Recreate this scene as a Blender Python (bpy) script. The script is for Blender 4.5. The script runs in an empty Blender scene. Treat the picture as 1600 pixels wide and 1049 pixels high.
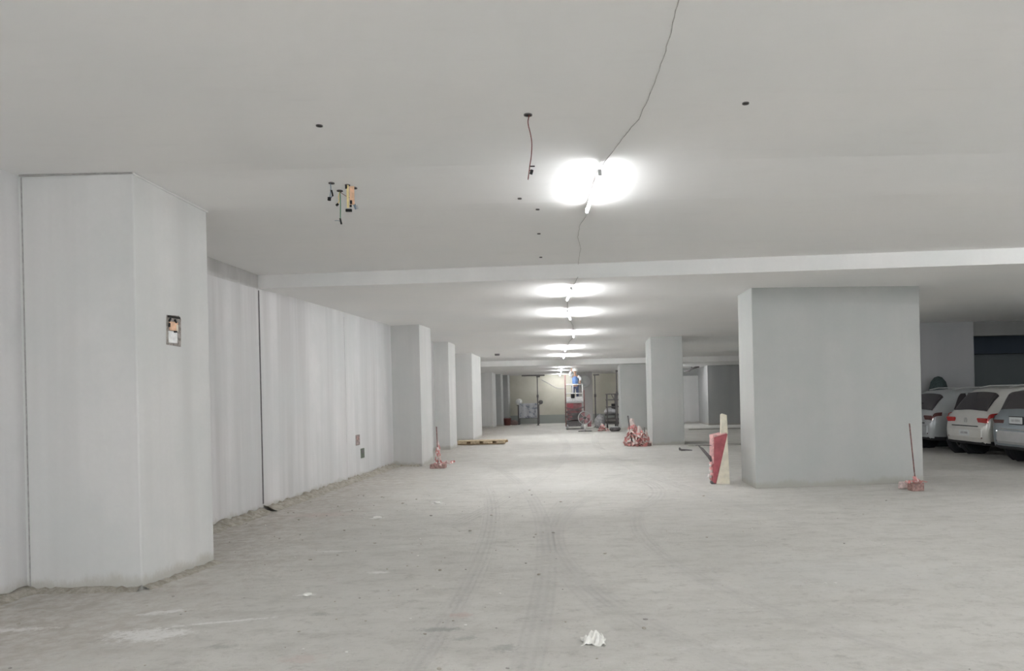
import bpy, bmesh, math, random
from mathutils import Vector, Matrix
random.seed(7)
PI = math.pi
sc = bpy.context.scene
C = sc.collection

# ------------------------------------------------------------------ camera, world, exposure
EYE, FOC, ROLL = 1.65, 1155.0, math.radians(1.3)
PPX, PPY = 900.0, 617.0                      # where the optical axis meets the (cropped) photograph
cam_d = bpy.data.cameras.new('camera'); cam = bpy.data.objects.new('camera', cam_d); C.objects.link(cam)
cam.location = (0, 0, EYE)
cam.rotation_euler = (Matrix.Rotation(PI/2, 4, 'X') @ Matrix.Rotation(-ROLL, 4, 'Z')).to_euler()
cam_d.sensor_width = 36; cam_d.lens = FOC/1600*36
cam_d.shift_x = -(PPX-800)/1600; cam_d.shift_y = (PPY-524.5)/1600
cam_d.clip_start = 0.05; cam_d.clip_end = 300
sc.camera = cam
w = bpy.data.worlds.new('world'); sc.world = w; w.use_nodes = True
w.node_tree.nodes['Background'].inputs[0].default_value = (0.9, 0.95, 1, 1)
w.node_tree.nodes['Background'].inputs[1].default_value = 0.54      # sky fill let in where the rear wall is left out to add light
sc.view_settings.view_transform = 'Standard'; sc.view_settings.look = 'None'
sc.view_settings.gamma = 1; sc.view_settings.use_curve_mapping = False
sc.view_settings.exposure = 2.42
sc.cycles.diffuse_bounces = 8; sc.cycles.max_bounces = 10
TUBE_POWER = 52.0

# ------------------------------------------------------------------ pixel -> place helpers
def uv_(px, py):
    dx, dy = px-PPX, py-PPY
    return dx*math.cos(ROLL)-dy*math.sin(ROLL), dx*math.sin(ROLL)+dy*math.cos(ROLL)
def on(px, py, Z=0.0):                        # point at height Z
    u, v = uv_(px, py); Y = FOC*(EYE-Z)/v
    return Vector((u*Y/FOC, Y, Z))
def at(px, py, Y):                            # point at distance Y
    u, v = uv_(px, py)
    return Vector((u*Y/FOC, Y, EYE-v*Y/FOC))
CEIL1 = [(-8, 2.16), (3, 2.12), (6.6, 2.07), (7.6, 1.985), (9.5, 1.915), (11.1, 1.90), (14, 1.90)]
CEIL2 = [(9, 1.68), (10.7, 1.69), (12.5, 1.73), (18, 1.79), (21, 1.80), (23.4, 1.77), (28, 1.65), (33, 1.58), (45, 1.5)]
CEIL3 = [(32, 1.35), (33, 1.34), (44, 1.19), (60, 1.19)]
def lerp(tab, y):
    for (a, za), (b, zb) in zip(tab, tab[1:]):
        if y <= b: return EYE + za+(zb-za)*max(0, (y-a)/(b-a))
    return EYE+tab[-1][1]
def on_ceil(px, py, tab, drop=0.0):
    u, v = uv_(px, py); Y = 10.0
    for _ in range(30): Y = FOC*(EYE-(lerp(tab, Y)-drop))/v
    return Vector((u*Y/FOC, Y, lerp(tab, Y)-drop))
def beam_y(x): return 11.08-0.0706*(x+4.75)

# ------------------------------------------------------------------ object helpers
def link(name, bm, m, parent=None, smooth=False, bevel=0, loc=None):
    me = bpy.data.meshes.new(name)
    bmesh.ops.recalc_face_normals(bm, faces=bm.faces)
    bm.to_mesh(me); bm.free()
    for x in (m if isinstance(m, (list, tuple)) else [m]): me.materials.append(x)
    if smooth:
        for p in me.polygons: p.use_smooth = True
    o = bpy.data.objects.new(name, me); C.objects.link(o)
    if loc is not None: o.location = loc
    if parent is not None: o.parent = parent
    if bevel:
        b = o.modifiers.new('bevel', 'BEVEL'); b.width = bevel; b.segments = 2; b.limit_method = 'ANGLE'
    return o
def tag(o, label=None, cat=None, group=None, kind=None):
    if label: o['label'] = label
    if cat: o['category'] = cat
    if group: o['group'] = group
    if kind: o['kind'] = kind
    return o
def thing(name, label, cat, loc=(0, 0, 0), rz=0.0, group=None):
    o = bpy.data.objects.new(name, None); C.objects.link(o)
    o.location = loc; o.rotation_euler = (0, 0, rz); o.empty_display_size = 0.1
    return tag(o, label, cat, group)
def copy_tree(o, parent=None):
    c = o.copy(); C.objects.link(c)
    if parent is not None: c.parent = parent
    for ch in [x for x in list(C.objects) if x.parent == o]: copy_tree(ch, c)
    return c
def NB(): return bmesh.new()
def box(bm, c, s, rot=None, mi=0):
    r = bmesh.ops.create_cube(bm, size=1)
    M = Matrix.Translation(Vector(c)) @ (rot.to_4x4() if rot else Matrix.Identity(4)) @ Matrix.Diagonal((*s, 1))
    bmesh.ops.transform(bm, matrix=M, verts=r['verts'])
    for f in {f for v in r['verts'] for f in v.link_faces}: f.material_index = mi
    return bm
def frame_of(d):
    d = d.normalized(); a = Vector((0, 0, 1)) if abs(d.z) < 0.9 else Vector((1, 0, 0))
    x = d.cross(a).normalized(); return x, d.cross(x)
def tube(bm, pts, r, seg=8, cap=True, mi=0):
    pts = [Vector(p) for p in pts]; rings = []
    rs = r if isinstance(r, (list, tuple)) else [r]*len(pts)
    x = None
    for i, p in enumerate(pts):
        d = (pts[min(i+1, len(pts)-1)]-pts[max(i-1, 0)]).normalized()
        if x is None: x, y = frame_of(d)
        else:
            x = (x-d*x.dot(d)).normalized(); y = d.cross(x)
        rings.append([bm.verts.new(p+(x*math.cos(2*PI*k/seg)+y*math.sin(2*PI*k/seg))*rs[i]) for k in range(seg)])
    for a, b in zip(rings, rings[1:]):
        for k in range(seg):
            f = bm.faces.new((a[k], a[(k+1) % seg], b[(k+1) % seg], b[k])); f.material_index = mi
    if cap:
        for q in (rings[0], rings[-1]):
            try: bm.faces.new(q).material_index = mi
            except ValueError: pass
    return bm
def prism(bm, outline, d0, d1, place, mi=0):      # outline 2D -> place(a, b, depth)
    lo = [bm.verts.new(place(a, b, d0)) for a, b in outline]
    hi = [bm.verts.new(place(a, b, d1)) for a, b in outline]
    n = len(lo)
    for k in range(n):
        bm.faces.new((lo[k], lo[(k+1) % n], hi[(k+1) % n], hi[k])).material_index = mi
    bm.faces.new(lo).material_index = mi; bm.faces.new(hi).material_index = mi
    return bm
def lathe(bm, prof, axis='Z', seg=24, c=(0, 0, 0), closed=False):
    rings = []
    for r, h in prof:
        ring = []
        for k in range(seg):
            a = 2*PI*k/seg; p = Vector((r*math.cos(a), r*math.sin(a), h))
            if axis == 'Y': p = Vector((p.x, p.z, p.y))
            if axis == 'X': p = Vector((p.z, p.x, p.y))
            ring.append(bm.verts.new(p+Vector(c)))
        rings.append(ring)
    prs = list(zip(rings, rings[1:]))
    if closed: prs.append((rings[-1], rings[0]))
    for a, b in prs:
        for k in range(seg): bm.faces.new((a[k], a[(k+1) % seg], b[(k+1) % seg], b[k]))
    if not closed:
        for q in (rings[0], rings[-1]): bm.faces.new(q)
    return bm
def blob(bm, c, s, noise=0.12, sub=3, seed=0, flat=True):
    r = bmesh.ops.create_icosphere(bm, subdivisions=sub, radius=1)
    rnd = random.Random(seed); ks = [(Vector((rnd.uniform(-3, 3), rnd.uniform(-3, 3), rnd.uniform(-3, 3))), rnd.uniform(0, 6)) for _ in range(6)]
    for v in r['verts']:
        n = sum(math.sin(v.co.dot(k)*1.6+ph) for k, ph in ks)/6
        co = v.co*(1+noise*n*2)
        if flat and co.z < -0.75: co.z = -0.75
        v.co = Vector(c)+Vector((co.x*s[0], co.y*s[1], (co.z+(0.75 if flat else 0))*s[2]))
    return bm

# ------------------------------------------------------------------ materials
class NT:
    def __init__(s, name, rough=0.9, metal=0.0):
        s.m = bpy.data.materials.new(name); s.m.use_nodes = True; s.t = s.m.node_tree
        s.b = s.t.nodes['Principled BSDF']; s.b.inputs['Roughness'].default_value = rough
        s.b.inputs['Metallic'].default_value = metal; s.b.inputs['Specular IOR Level'].default_value = 0.25
    def n(s, k, **kw):
        x = s.t.nodes.new(k)
        for a, b in kw.items(): setattr(x, a, b)
        return x
    def l(s, a, b): s.t.links.new(a, b)
    def put(s, sock, v):
        if hasattr(v, 'links') or isinstance(v, bpy.types.NodeSocket): s.l(v, sock)
        else: sock.default_value = v
    def math(s, op, a, b=0.0, c=None, clamp=False):
        x = s.n('ShaderNodeMath', operation=op, use_clamp=clamp)
        s.put(x.inputs[0], a); s.put(x.inputs[1], b)
        if c is not None: s.put(x.inputs[2], c)
        return x.outputs[0]
    def pos(s):
        if not hasattr(s, '_p'): s._p = s.n('ShaderNodeNewGeometry').outputs['Position']
        return s._p
    def xyz(s):
        if not hasattr(s, '_x'):
            s._x = s.n('ShaderNodeSeparateXYZ'); s.l(s.pos(), s._x.inputs[0])
        return s._x.outputs
    def noise(s, scale, detail=4, rough=0.55, stretch=(1, 1, 1), off=(0, 0, 0), dist=0.0):
        mp = s.n('ShaderNodeMapping'); mp.inputs['Scale'].default_value = stretch; mp.inputs['Location'].default_value = off
        s.l(s.pos(), mp.inputs[0])
        x = s.n('ShaderNodeTexNoise'); x.inputs['Scale'].default_value = scale; x.inputs['Detail'].default_value = detail
        x.inputs['Roughness'].default_value = rough; x.inputs['Distortion'].default_value = dist
        s.l(mp.outputs[0], x.inputs['Vector']); return x.outputs['Fac']
    def ramp(s, fac, a, b, lo=0.0, hi=1.0):
        x = s.n('ShaderNodeMapRange', interpolation_type='SMOOTHSTEP'); s.put(x.inputs[0], fac)
        x.inputs[1].default_value = a; x.inputs[2].default_value = b; x.inputs[3].default_value = lo; x.inputs[4].default_value = hi
        return x.outputs[0]
    def mix(s, fac, a, b):
        x = s.n('ShaderNodeMix', data_type='RGBA'); s.put(x.inputs[0], fac)
        for k, v in ((6, a), (7, b)):
            if isinstance(v, tuple): v = (*v[:3], 1)
            s.put(x.inputs[k], v)
        return x.outputs[2]
    def col(s, c): s.put(s.b.inputs['Base Color'], (*c[:3], 1) if isinstance(c, tuple) else c)
    def bump(s, h, strength=0.3, dist=0.02):
        x = s.n('ShaderNodeBump'); x.inputs['Strength'].default_value = strength; x.inputs['Distance'].default_value = dist
        s.l(h, x.inputs['Height']); s.l(x.outputs[0], s.b.inputs['Normal'])

def plain(name, c, rough=0.6, metal=0.0, var=0.12, scale=20):
    t = NT(name, rough, metal); f = t.noise(scale)
    t.col(t.mix(t.ramp(f, 0.35, 0.65), tuple(x*(1-var) for x in c), tuple(min(1, x*(1+var)) for x in c)))
    return t.m
def emit(name, c, s):
    t = NT(name); t.col((0.8, 0.8, 0.8)); t.b.inputs['Emission Color'].default_value = (*c, 1)
    t.b.inputs['Emission Strength'].default_value = s; return t.m

def plaster(name, c, streak=0.1, band=None, base=True, cool=(0.96, 1.0, 1.0), bumps=0.25):
    t = NT(name, 0.95)
    st = t.noise(2.2, 3, 0.6, (1, 1, 0.05)); bl = t.noise(0.8, 5, 0.6); fn = t.noise(25, 5, 0.7)
    k = t.mix(t.ramp(st, 0.35, 0.65), tuple(x*(1-streak) for x in c), tuple(x*(1+streak*0.6) for x in c))
    k = t.mix(t.ramp(bl, 0.35, 0.7, 0, 0.7), k, tuple(x*y*0.93 for x, y in zip(c, cool)))
    k = t.mix(t.ramp(fn, 0.3, 0.75, 0, 0.12), k, tuple(x*0.8 for x in c))
    z = t.xyz()[2]
    edge = t.math('ADD', z, t.math('MULTIPLY', t.noise(2.2, 8, 0.75, (1, 1, 0.5)), -0.34))
    if base:                                                  # dried mud splashed along the foot
        k = t.mix(t.ramp(edge, -0.03, -0.13, 0, 0.6), k, (0.36, 0.34, 0.29))
    if band:                                                  # unplastered concrete left at the top
        g = t.mix(t.ramp(t.noise(3, 5, 0.6, (1, 1, 0.3)), 0.35, 0.7), (0.44, 0.43, 0.42), (0.53, 0.52, 0.51))
        k = t.mix(t.math('MULTIPLY', t.math('GREATER_THAN', z, band), t.math('MULTIPLY', t.math('GREATER_THAN', t.xyz()[1], 8.0), t.math('LESS_THAN', t.xyz()[1], 11.08))), k, g)
    t.col(k)
    h = t.math('ADD', t.math('MULTIPLY', st, 1.0), t.math('MULTIPLY', fn, 0.05))
    t.bump(h, bumps, 0.05); return t.m

M_WALL = plaster('plaster_wall', (0.60, 0.588, 0.585), 0.15, band=3.335, bumps=0.5)
M_WALLP = plaster('plaster_wall_plain', (0.66, 0.65, 0.64), 0.07)
M_PIL = plaster('plaster_pillar', (0.61, 0.603, 0.59), 0.07)
M_PILG = plaster('plaster_pillar_grey', (0.47, 0.475, 0.46), 0.02)
M_BEAM = plaster('beam_face', (0.76, 0.75, 0.735), 0.03, base=False)  # ceiling paint retoned to offset the light on its front faces
M_DARKC = plaster('raw_concrete_dark', (0.36, 0.36, 0.355), 0.06)
M_VDARK = plaster('raw_concrete_unlit', (0.17, 0.185, 0.19), 0.06)  # darkness of the unlit room put into its wall colour

t = NT('ceiling_plaster', 0.95)
c0 = (0.82, 0.81, 0.80)
k = t.mix(t.ramp(t.noise(0.5, 5, 0.55), 0.35, 0.7), c0, (0.79, 0.79, 0.785))
k = t.mix(t.ramp(t.noise(3.2, 6, 0.7, (0.4, 1.6, 1)), 0.5, 0.8, 0, 0.35), k, (0.73, 0.72, 0.71))
t.col(k); t.bump(t.math('ADD', t.noise(1.2, 4, 0.6, (0.3, 1.4, 1)), t.math('MULTIPLY', t.noise(18, 4), 0.06)), 0.18, 0.05)
M_CEIL = t.m

t = NT('back_wall_paint', 0.9); z = t.xyz()[2]
k = t.mix(t.ramp(t.noise(0.9, 5, 0.6), 0.35, 0.7), (0.52, 0.505, 0.43), (0.60, 0.58, 0.51))
k = t.mix(t.math('LESS_THAN', z, 0.5), k, (0.33, 0.35, 0.33)); t.col(k); M_BACK = t.m

# dusty slab: mottling, tyre tracks as arcs, spills
t = NT('dusty_floor', 0.95)
k = t.mix(t.ramp(t.noise(0.45, 6, 0.62), 0.3, 0.7), (0.51, 0.50, 0.47), (0.59, 0.578, 0.545))
k = t.mix(t.ramp(t.noise(2.6, 8, 0.72, (0.7, 1.5, 1)), 0.44, 0.70, 0, 0.6), k, (0.41, 0.40, 0.37))
k = t.mix(t.ramp(t.noise(5.5, 9, 0.75, (0.9, 1.1, 1), off=(3, 8, 0)), 0.52, 0.70, 0, 0.55), k, (0.33, 0.315, 0.29))
k = t.mix(t.ramp(t.noise(3.5, 9, 0.75, (0.9, 1.1, 1), off=(13, 8, 0)), 0.52, 0.72, 0, 0.5), k, (0.63, 0.62, 0.60))
k = t.mix(t.ramp(t.noise(14, 8, 0.8), 0.52, 0.72, 0, 0.6), k, (0.30, 0.29, 0.27))
k = t.mix(t.ramp(t.noise(9, 8, 0.75, off=(5, 3, 0)), 0.62, 0.72, 0, 0.55), k, (0.72, 0.71, 0.68))
X, Y = t.xyz()[0], t.xyz()[1]
nz = t.noise(1.3, 5, 0.6, off=(9, 2, 0)); nf = t.noise(7, 5, 0.7, off=(2, 7, 1)); nff = t.noise(22, 6, 0.8, off=(4, 1, 1))
# dirtier, browner strip beside the wall
k = t.mix(t.math('MULTIPLY', t.ramp(t.math('ADD', X, t.math('MULTIPLY', nz, -2.2)), -5.9, -3.2, 1, 0), t.ramp(nf, 0.38, 0.62, 0.1, 0.75)), k, (0.37, 0.325, 0.28))
hs = None
def track(cx, cy, R, wd, y0, y1, dark=0.32, col=(0.40, 0.395, 0.38)):
    global k, hs
    d = t.math('SUBTRACT', t.math('SQRT', t.math('ADD', t.math('POWER', t.math('SUBTRACT', X, cx), 2.0), t.math('POWER', t.math('SUBTRACT', Y, cy), 2.0))), R)
    a = t.ramp(t.math('ABSOLUTE', t.math('ADD', d, t.math('MULTIPLY', nf, 0.03))), wd*0.35, wd*0.5, 1, 0)
    win = t.math('MULTIPLY', t.ramp(Y, y0, y0+1.2), t.ramp(Y, y1-1.2, y1, 1, 0))
    rib = t.math('MULTIPLY_ADD', t.math('SINE', t.math('MULTIPLY', d, 95.0)), 0.25, 0.7)
    mk = t.math('MULTIPLY', t.math('MULTIPLY', a, win), t.math('MULTIPLY', rib, t.ramp(nz, 0.3, 0.6, 0.35, 1)))
    k = t.mix(t.math('MULTIPLY', mk, dark, clamp=True), k, col)
    hs = mk if hs is None else t.math('ADD', hs, mk)
track(8.6, 8.9, 8.9, 0.22, 3.2, 13.0, 0.42)
track(8.6, 8.9, 7.9, 0.20, 3.2, 11.0, 0.35)
track(12.5, 9.4, 12.9, 0.24, 4.5, 16.0, 0.28)
track(-40.3, 6.0, 40.0, 0.24, 3.0, 18.0, 0.40)
track(-41.0, 6.0, 40.0, 0.2, 3.0, 12.5, 0.34)
track(-41.55, 6.0, 40.6, 0.2, 3.0, 14.0, 0.22)
track(-60.3, 22, 60.0, 0.3, 9.0, 34.0, 0.30)
track(60.9, 25, 60.3, 0.3, 9.0, 36.0, 0.26)
track(-3.2, 12.8, 4.6, 0.3, 9.5, 16.0, 0.25)
def spill(px, py, rx, ry, col, amt=0.8, rot=0.0, rag=0.9):
    global k
    p = on(px, py)
    mp = t.n('ShaderNodeMapping', vector_type='TEXTURE'); mp.inputs['Location'].default_value = (p.x, p.y, 0)
    mp.inputs['Rotation'].default_value = (0, 0, rot); mp.inputs['Scale'].default_value = (rx, ry, 1)
    t.l(t.pos(), mp.inputs[0]); ln = t.n('ShaderNodeVectorMath', operation='LENGTH'); t.l(mp.outputs[0], ln.inputs[0])
    d = t.math('ADD', ln.outputs['Value'], t.math('ADD', t.math('MULTIPLY', t.math('SUBTRACT', nf, 0.5), rag*2.5), t.math('MULTIPLY', t.math('SUBTRACT', nff, 0.5), 3.5)))
    k = t.mix(t.ramp(d, 0.35, 1.15, amt, 0), k, col)
WH = (0.74, 0.73, 0.71); RD = (0.50, 0.39, 0.36); DK = (0.30, 0.30, 0.28)
spill(235, 992, 0.30, 0.16, WH, 0.85); spill(350, 972, 0.42, 0.03, WH, 0.8, 0.25, 0.5); spill(255, 957, 0.22, 0.05, WH, 0.7, 0.3)
spill(480, 930, 0.12, 0.04, WH, 0.7); spill(592, 895, 0.12, 0.05, WH, 0.7); spill(20, 985, 0.4, 0.05, WH, 0.6, 0.1)
spill(520, 862, 0.2, 0.05, WH, 0.5); spill(590, 810, 0.12, 0.1, WH, 0.7); spill(683, 787, 0.1, 0.1, WH, 0.7)
spill(722, 962, 0.10, 0.07, RD, 0.6); spill(470, 1030, 0.16, 0.09, RD, 0.35); spill(500, 805, 0.5, 0.25, RD, 0.35)
spill(690, 984, 0.17, 0.05, DK, 0.7); spill(725, 998, 0.1, 0.06, DK, 0.5); spill(790, 1012, 0.09, 0.1, DK, 0.5)
spill(500, 960, 0.09, 0.05, DK, 0.5); spill(345, 1010, 0.12, 0.05, DK, 0.5); spill(40, 918, 0.16, 0.3, (0.18, 0.18, 0.17), 0.7)
spill(880, 760, 1.9, 0.9, (0.62, 0.61, 0.58), 0.45); spill(1330, 895, 1.2, 0.7, (0.57, 0.57, 0.55), 0.4)
t.col(k)
hh = t.math('ADD', t.math('MULTIPLY', t.noise(6, 8, 0.7), 0.6), t.math('MULTIPLY', t.noise(40, 5, 0.7), 0.25))
t.bump(t.math('SUBTRACT', hh, t.math('MULTIPLY', hs, 0.2)), 0.8, 0.03)
M_FLOOR = t.m
t = NT('loose_dirt', 1.0)
t.col(t.mix(t.ramp(t.noise(12, 8, 0.75), 0.35, 0.65), (0.33, 0.30, 0.245), (0.53, 0.50, 0.44))); t.bump(t.noise(25, 8, 0.75), 0.9, 0.03); M_DIRT = t.m

M_BLACK = plain('black_plastic', (0.012, 0.012, 0.013), 0.5)
M_HOLE = plain('dark_box_inside', (0.03, 0.028, 0.025), 0.9)
M_DMETAL = plain('dark_steel', (0.15, 0.14, 0.14), 0.8, 0.1)  # lightened steel, far-end haze put into the colour
M_RUST = plain('rusty_steel', (0.22, 0.12, 0.11), 0.8, 0.2, 0.3)
M_GMETAL = plain('grey_steel', (0.42, 0.42, 0.42), 0.5, 0.3, 0.04, 4)
M_WHITE = plain('white_paint', (0.75, 0.75, 0.74), 0.5)
M_RED = plain('red_paint', (0.38, 0.10, 0.115), 0.55, 0, 0.15, 8)
M_REDD = plain('hazed_red', (0.36, 0.17, 0.18), 0.7, 0, 0.25, 6)  # greyed red, haze around the lift put into the colour
M_PINK = plain('faded_pink_paint', (0.72, 0.42, 0.41), 0.6, 0, 0.25, 14)
M_CREAM = plain('cream_board', (0.73, 0.68, 0.56), 0.6, 0, 0.08, 9)
M_WOOD = plain('pale_pine', (0.56, 0.46, 0.32), 0.8, 0, 0.18, 12)
M_WOOD2 = plain('dark_shade_pine', (0.30, 0.21, 0.12), 0.8, 0, 0.2, 12)
M_BRICK = plain('brick_block', (0.34, 0.22, 0.20), 0.95, 0, 0.3, 20)
M_PAPER = plain('paper_white', (0.74, 0.73, 0.69), 0.9, 0, 0.06)
M_BAG = plain('grey_sack', (0.42, 0.42, 0.43), 0.85, 0, 0.2, 10)
M_DBAG = plain('dark_sack', (0.10, 0.09, 0.09), 0.7, 0, 0.2, 10)
M_YEL = plain('yellow_conduit', (0.80, 0.66, 0.34), 0.6, 0, 0.1)
M_ORG = plain('orange_conduit', (0.72, 0.46, 0.31), 0.6, 0, 0.15)
M_GREEN = plain('green_wire', (0.09, 0.25, 0.14), 0.5); M_REDW = plain('dark_red_wire', (0.16, 0.04, 0.04), 0.5)
M_BLUEW = plain('blue_grey_wire', (0.16, 0.22, 0.28), 0.5)
M_TAPER = plain('tape_red', (0.60, 0.27, 0.26), 0.5); M_TAPEW = plain('tape_white', (0.68, 0.58, 0.55), 0.5)
M_TUBE = emit('lit_tube', (0.97, 0.985, 1.0), TUBE_POWER*1.55)
M_TUBE3 = emit('lit_tube_boosted', (0.97, 0.985, 1.0), TUBE_POWER*2.1)  # raised strength for unseen lamps that fill the scene
M_TUBE2 = emit('lit_tube_weak', (0.97, 0.985, 1.0), TUBE_POWER*0.7)
M_TUBE1 = emit('lit_tube_first', (0.97, 0.985, 1.0), TUBE_POWER*0.38)
M_TUBE4 = emit('lit_tube_second', (0.97, 0.985, 1.0), TUBE_POWER*1.0)

# ------------------------------------------------------------------ the shell
def struct(o, kind='structure'): o['kind'] = kind; return o
bm = NB(); box(bm, (7, 25, -0.15), (40, 80, 0.3)); struct(link('floor', bm, M_FLOOR))

def slab(name, ys, tab, x0, x1, top, mat, front=None):
    bm = NB(); lo, hi = [], []
    for i, y in enumerate(ys):
        r, q = [], []
        for j in range(13):
            x = x0+(x1-x0)*j/12; yy = front(x) if (front and y is None) else y
            r.append(bm.verts.new((x, yy, lerp(tab, yy)))); q.append(bm.verts.new((x, yy, top)))
        lo.append(r); hi.append(q)
    for i in range(len(ys)-1):
        for j in range(12):
            bm.faces.new((lo[i][j], lo[i+1][j], lo[i+1][j+1], lo[i][j+1])); bm.faces.new((hi[i][j], hi[i][j+1], hi[i+1][j+1], hi[i+1][j]))
        for j in (0, 12): bm.faces.new((lo[i][j], lo[i+1][j], hi[i+1][j], hi[i][j]))
    for i in (0, -1):
        for j in range(12): bm.faces.new((lo[i][j], lo[i][j+1], hi[i][j+1], hi[i][j])).material_index = 1
    return struct(link(name, bm, [mat, M_BEAM]))
slab('ceiling', [-8, -4, 0, 3, 5, 6.2, 6.6, 7.1, 7.6, 8.5, 9.3, None], CEIL1, -6.5, 19, 4.3, M_CEIL, beam_y)
slab('ceiling', [None, 12.5, 15, 18, 21, 23.4, 26, 28, 30, 33.0], CEIL2, -6.5, 19, 4.3, M_CEIL, lambda x: beam_y(x)+0.001)
slab('ceiling', [33.001, 38, 44, 60], CEIL3, -6.5, 19, 4.3, M_CEIL)

A, B, Cc = on(48, 925), on(222, 922), on(335, 880)
M_HOLEJ = plain('open_joint', (0.36, 0.35, 0.34), 0.95)
# wall beside the lane, in straight runs with a thickness of its own
WL = [(-5.25, -8.0), (-4.95, 6.3), (-4.835, 8.6), (-4.725, 11.08), (-4.6, 14.6), (-4.5, 18.2), (-4.47, 23.4), (-4.55, 29.0), (-5.05, 30.2), (-5.08, 43.5)]
bm = NB(); fr = []; bk = []
for x, y in WL:
    for L, xx in ((fr, x), (bk, -6.4)): L.append((bm.verts.new((xx, y, -0.05)), bm.verts.new((xx, y, 3.95))))
for a, b in zip(fr, fr[1:]): bm.faces.new((a[0], b[0], b[1], a[1]))
for a, b in zip(bk, bk[1:]): bm.faces.new((a[0], b[0], b[1], a[1]))
for i in (0, -1): bm.faces.new((fr[i][0], fr[i][1], bk[i][1], bk[i][0]))
for (a, b), (c, d) in zip(zip(fr, bk), zip(fr[1:], bk[1:])):
    bm.faces.new((a[1], c[1], d[1], b[1])); bm.faces.new((a[0], c[0], d[0], b[0]))
struct(link('wall_left', bm, M_WALL))
# open joint in the plaster where the slab steps down
bm = NB(); box(bm, (-4.722, 11.08, 1.72), (0.012, 0.022, 3.2)); struct(link('trim_1', bm, M_DMETAL))
bm = NB(); box(bm, (-4.594, 14.75, 1.66), (0.012, 0.014, 3.3)); struct(link('trim_2', bm, M_WALLP))

bm = NB(); box(bm, (A.x+0.004, A.y-0.006, 1.86), (0.010, 0.012, 3.68)); struct(link('trim_6', bm, M_HOLEJ))
bm = NB(); tube(bm, [(A.x, B.y-.004, lerp(CEIL1, B.y)-.008), (B.x, B.y-.004, lerp(CEIL1, B.y)-.008)], 0.008, 6); struct(link('trim_7', bm, M_HOLEJ))
bm = NB(); tube(bm, [(B.x+.006, B.y, lerp(CEIL1, B.y)-.012), (Cc.x+.006, Cc.y, lerp(CEIL1, Cc.y)-.012)], 0.011, 6); struct(link('trim_8', bm, M_WALLP))
bm = NB(); box(bm, (3.5, 43.65, 1.5), (20, 0.3, 3.2)); struct(link('wall_back', bm, M_BACK))
bm = NB(); box(bm, (18.6, 17.5, 1.9), (0.3, 52, 4.2)); struct(link('wall_right', bm, M_PILG))

def pillar(name, label, pts, tab, mat, z0=-0.02, ztop=None, group=None, top_c=None):
    """pts: plan outline; its top follows the slab above."""
    bm = NB(); lo = [bm.verts.new((x, y, z0)) for x, y in pts]
    hi = [bm.verts.new((x, y, (ztop if ztop else lerp(tab, y)+0.03))) for x, y in pts]
    n = len(pts)
    for i in range(n): bm.faces.new((lo[i], lo[(i+1) % n], hi[(i+1) % n], hi[i]))
    bm.faces.new(lo[::-1]); bm.faces.new(hi)
    o = link(name, bm, mat, bevel=0.012)
    return tag(o, label, 'pillar', group)
pillar('concrete_pillar', 'white plastered wall pillar with an open wiring box on its lane side, beside the camera',
       [(-5.3, A.y), (B.x, B.y), (Cc.x, Cc.y), (-5.2, Cc.y+0.02)], CEIL1, M_PIL)
a, b, c = on(660, 729), on(673, 724), on(617, 728)
pillar('concrete_pillar', 'plastered wall pillar just past the long streaked wall, thin striped post at its foot',
       [(-4.9, c.y), (a.x, a.y), (b.x, b.y+0.35), (-4.9, b.y+0.35)], CEIL2, M_PIL)
a = on(704, 703)
pillar('concrete_pillar', 'slim plastered wall pillar between the striped post and the wooden pallet',
       [(-4.9, a.y), (a.x, a.y), (a.x+0.05, a.y+1.0), (-4.9, a.y+1.0)], CEIL2, M_PIL)
a = on(740, 689)
pillar('concrete_pillar', 'plain beige plastered wall pillar directly behind the wooden pallet',
       [(-4.9, a.y), (a.x, a.y), (a.x+0.02, a.y+2.4), (-5.3, a.y+2.4)], CEIL2, M_PIL)
a, b = on(751, 669.5), on(771, 669)
pillar('concrete_pillar', 'pale grey wall pillar beyond the pallet, dark dirt along its foot',
       [(-5.4, a.y), (b.x, a.y), (b.x+0.02, a.y+1.4), (-5.4, a.y+1.4)], CEIL3, M_PIL)
M_GREYP = plaster('plaster_mid_grey', (0.42, 0.42, 0.41), 0.05)  # plaster in an even mid grey
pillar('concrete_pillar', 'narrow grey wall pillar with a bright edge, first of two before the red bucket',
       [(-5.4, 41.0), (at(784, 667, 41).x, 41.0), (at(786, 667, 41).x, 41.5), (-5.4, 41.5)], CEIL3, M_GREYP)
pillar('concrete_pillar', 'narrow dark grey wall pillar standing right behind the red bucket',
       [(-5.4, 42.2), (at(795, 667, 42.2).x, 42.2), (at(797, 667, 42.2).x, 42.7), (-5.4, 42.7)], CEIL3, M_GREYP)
a, b, c = on(1181, 764), on(1158, 752), on(1443, 755)
pillar('concrete_pillar', 'very wide freestanding grey pillar between the broken red barrier and the parked cars',
       [(a.x, a.y), (c.x, c.y), (c.x, c.y+1.1), (a.x+0.01, b.y)], CEIL2, M_PILG)
a, c = on(1020, 696), on(1070, 695)
pillar('concrete_pillar', 'freestanding grey pillar beside the heap of red and white tape',
       [(a.x, a.y), (c.x, a.y), (c.x, a.y+1.7), (a.x, a.y+1.7)], CEIL2, M_PILG)
a = on(971, 672.5)
pillar('concrete_pillar', 'grey pillar behind the tape heap, beside the steel rack of sacks',
       [(a.x, a.y), (3.7, a.y), (3.7, a.y+1.8), (a.x, a.y+1.8)], CEIL3, M_PILG)
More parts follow.
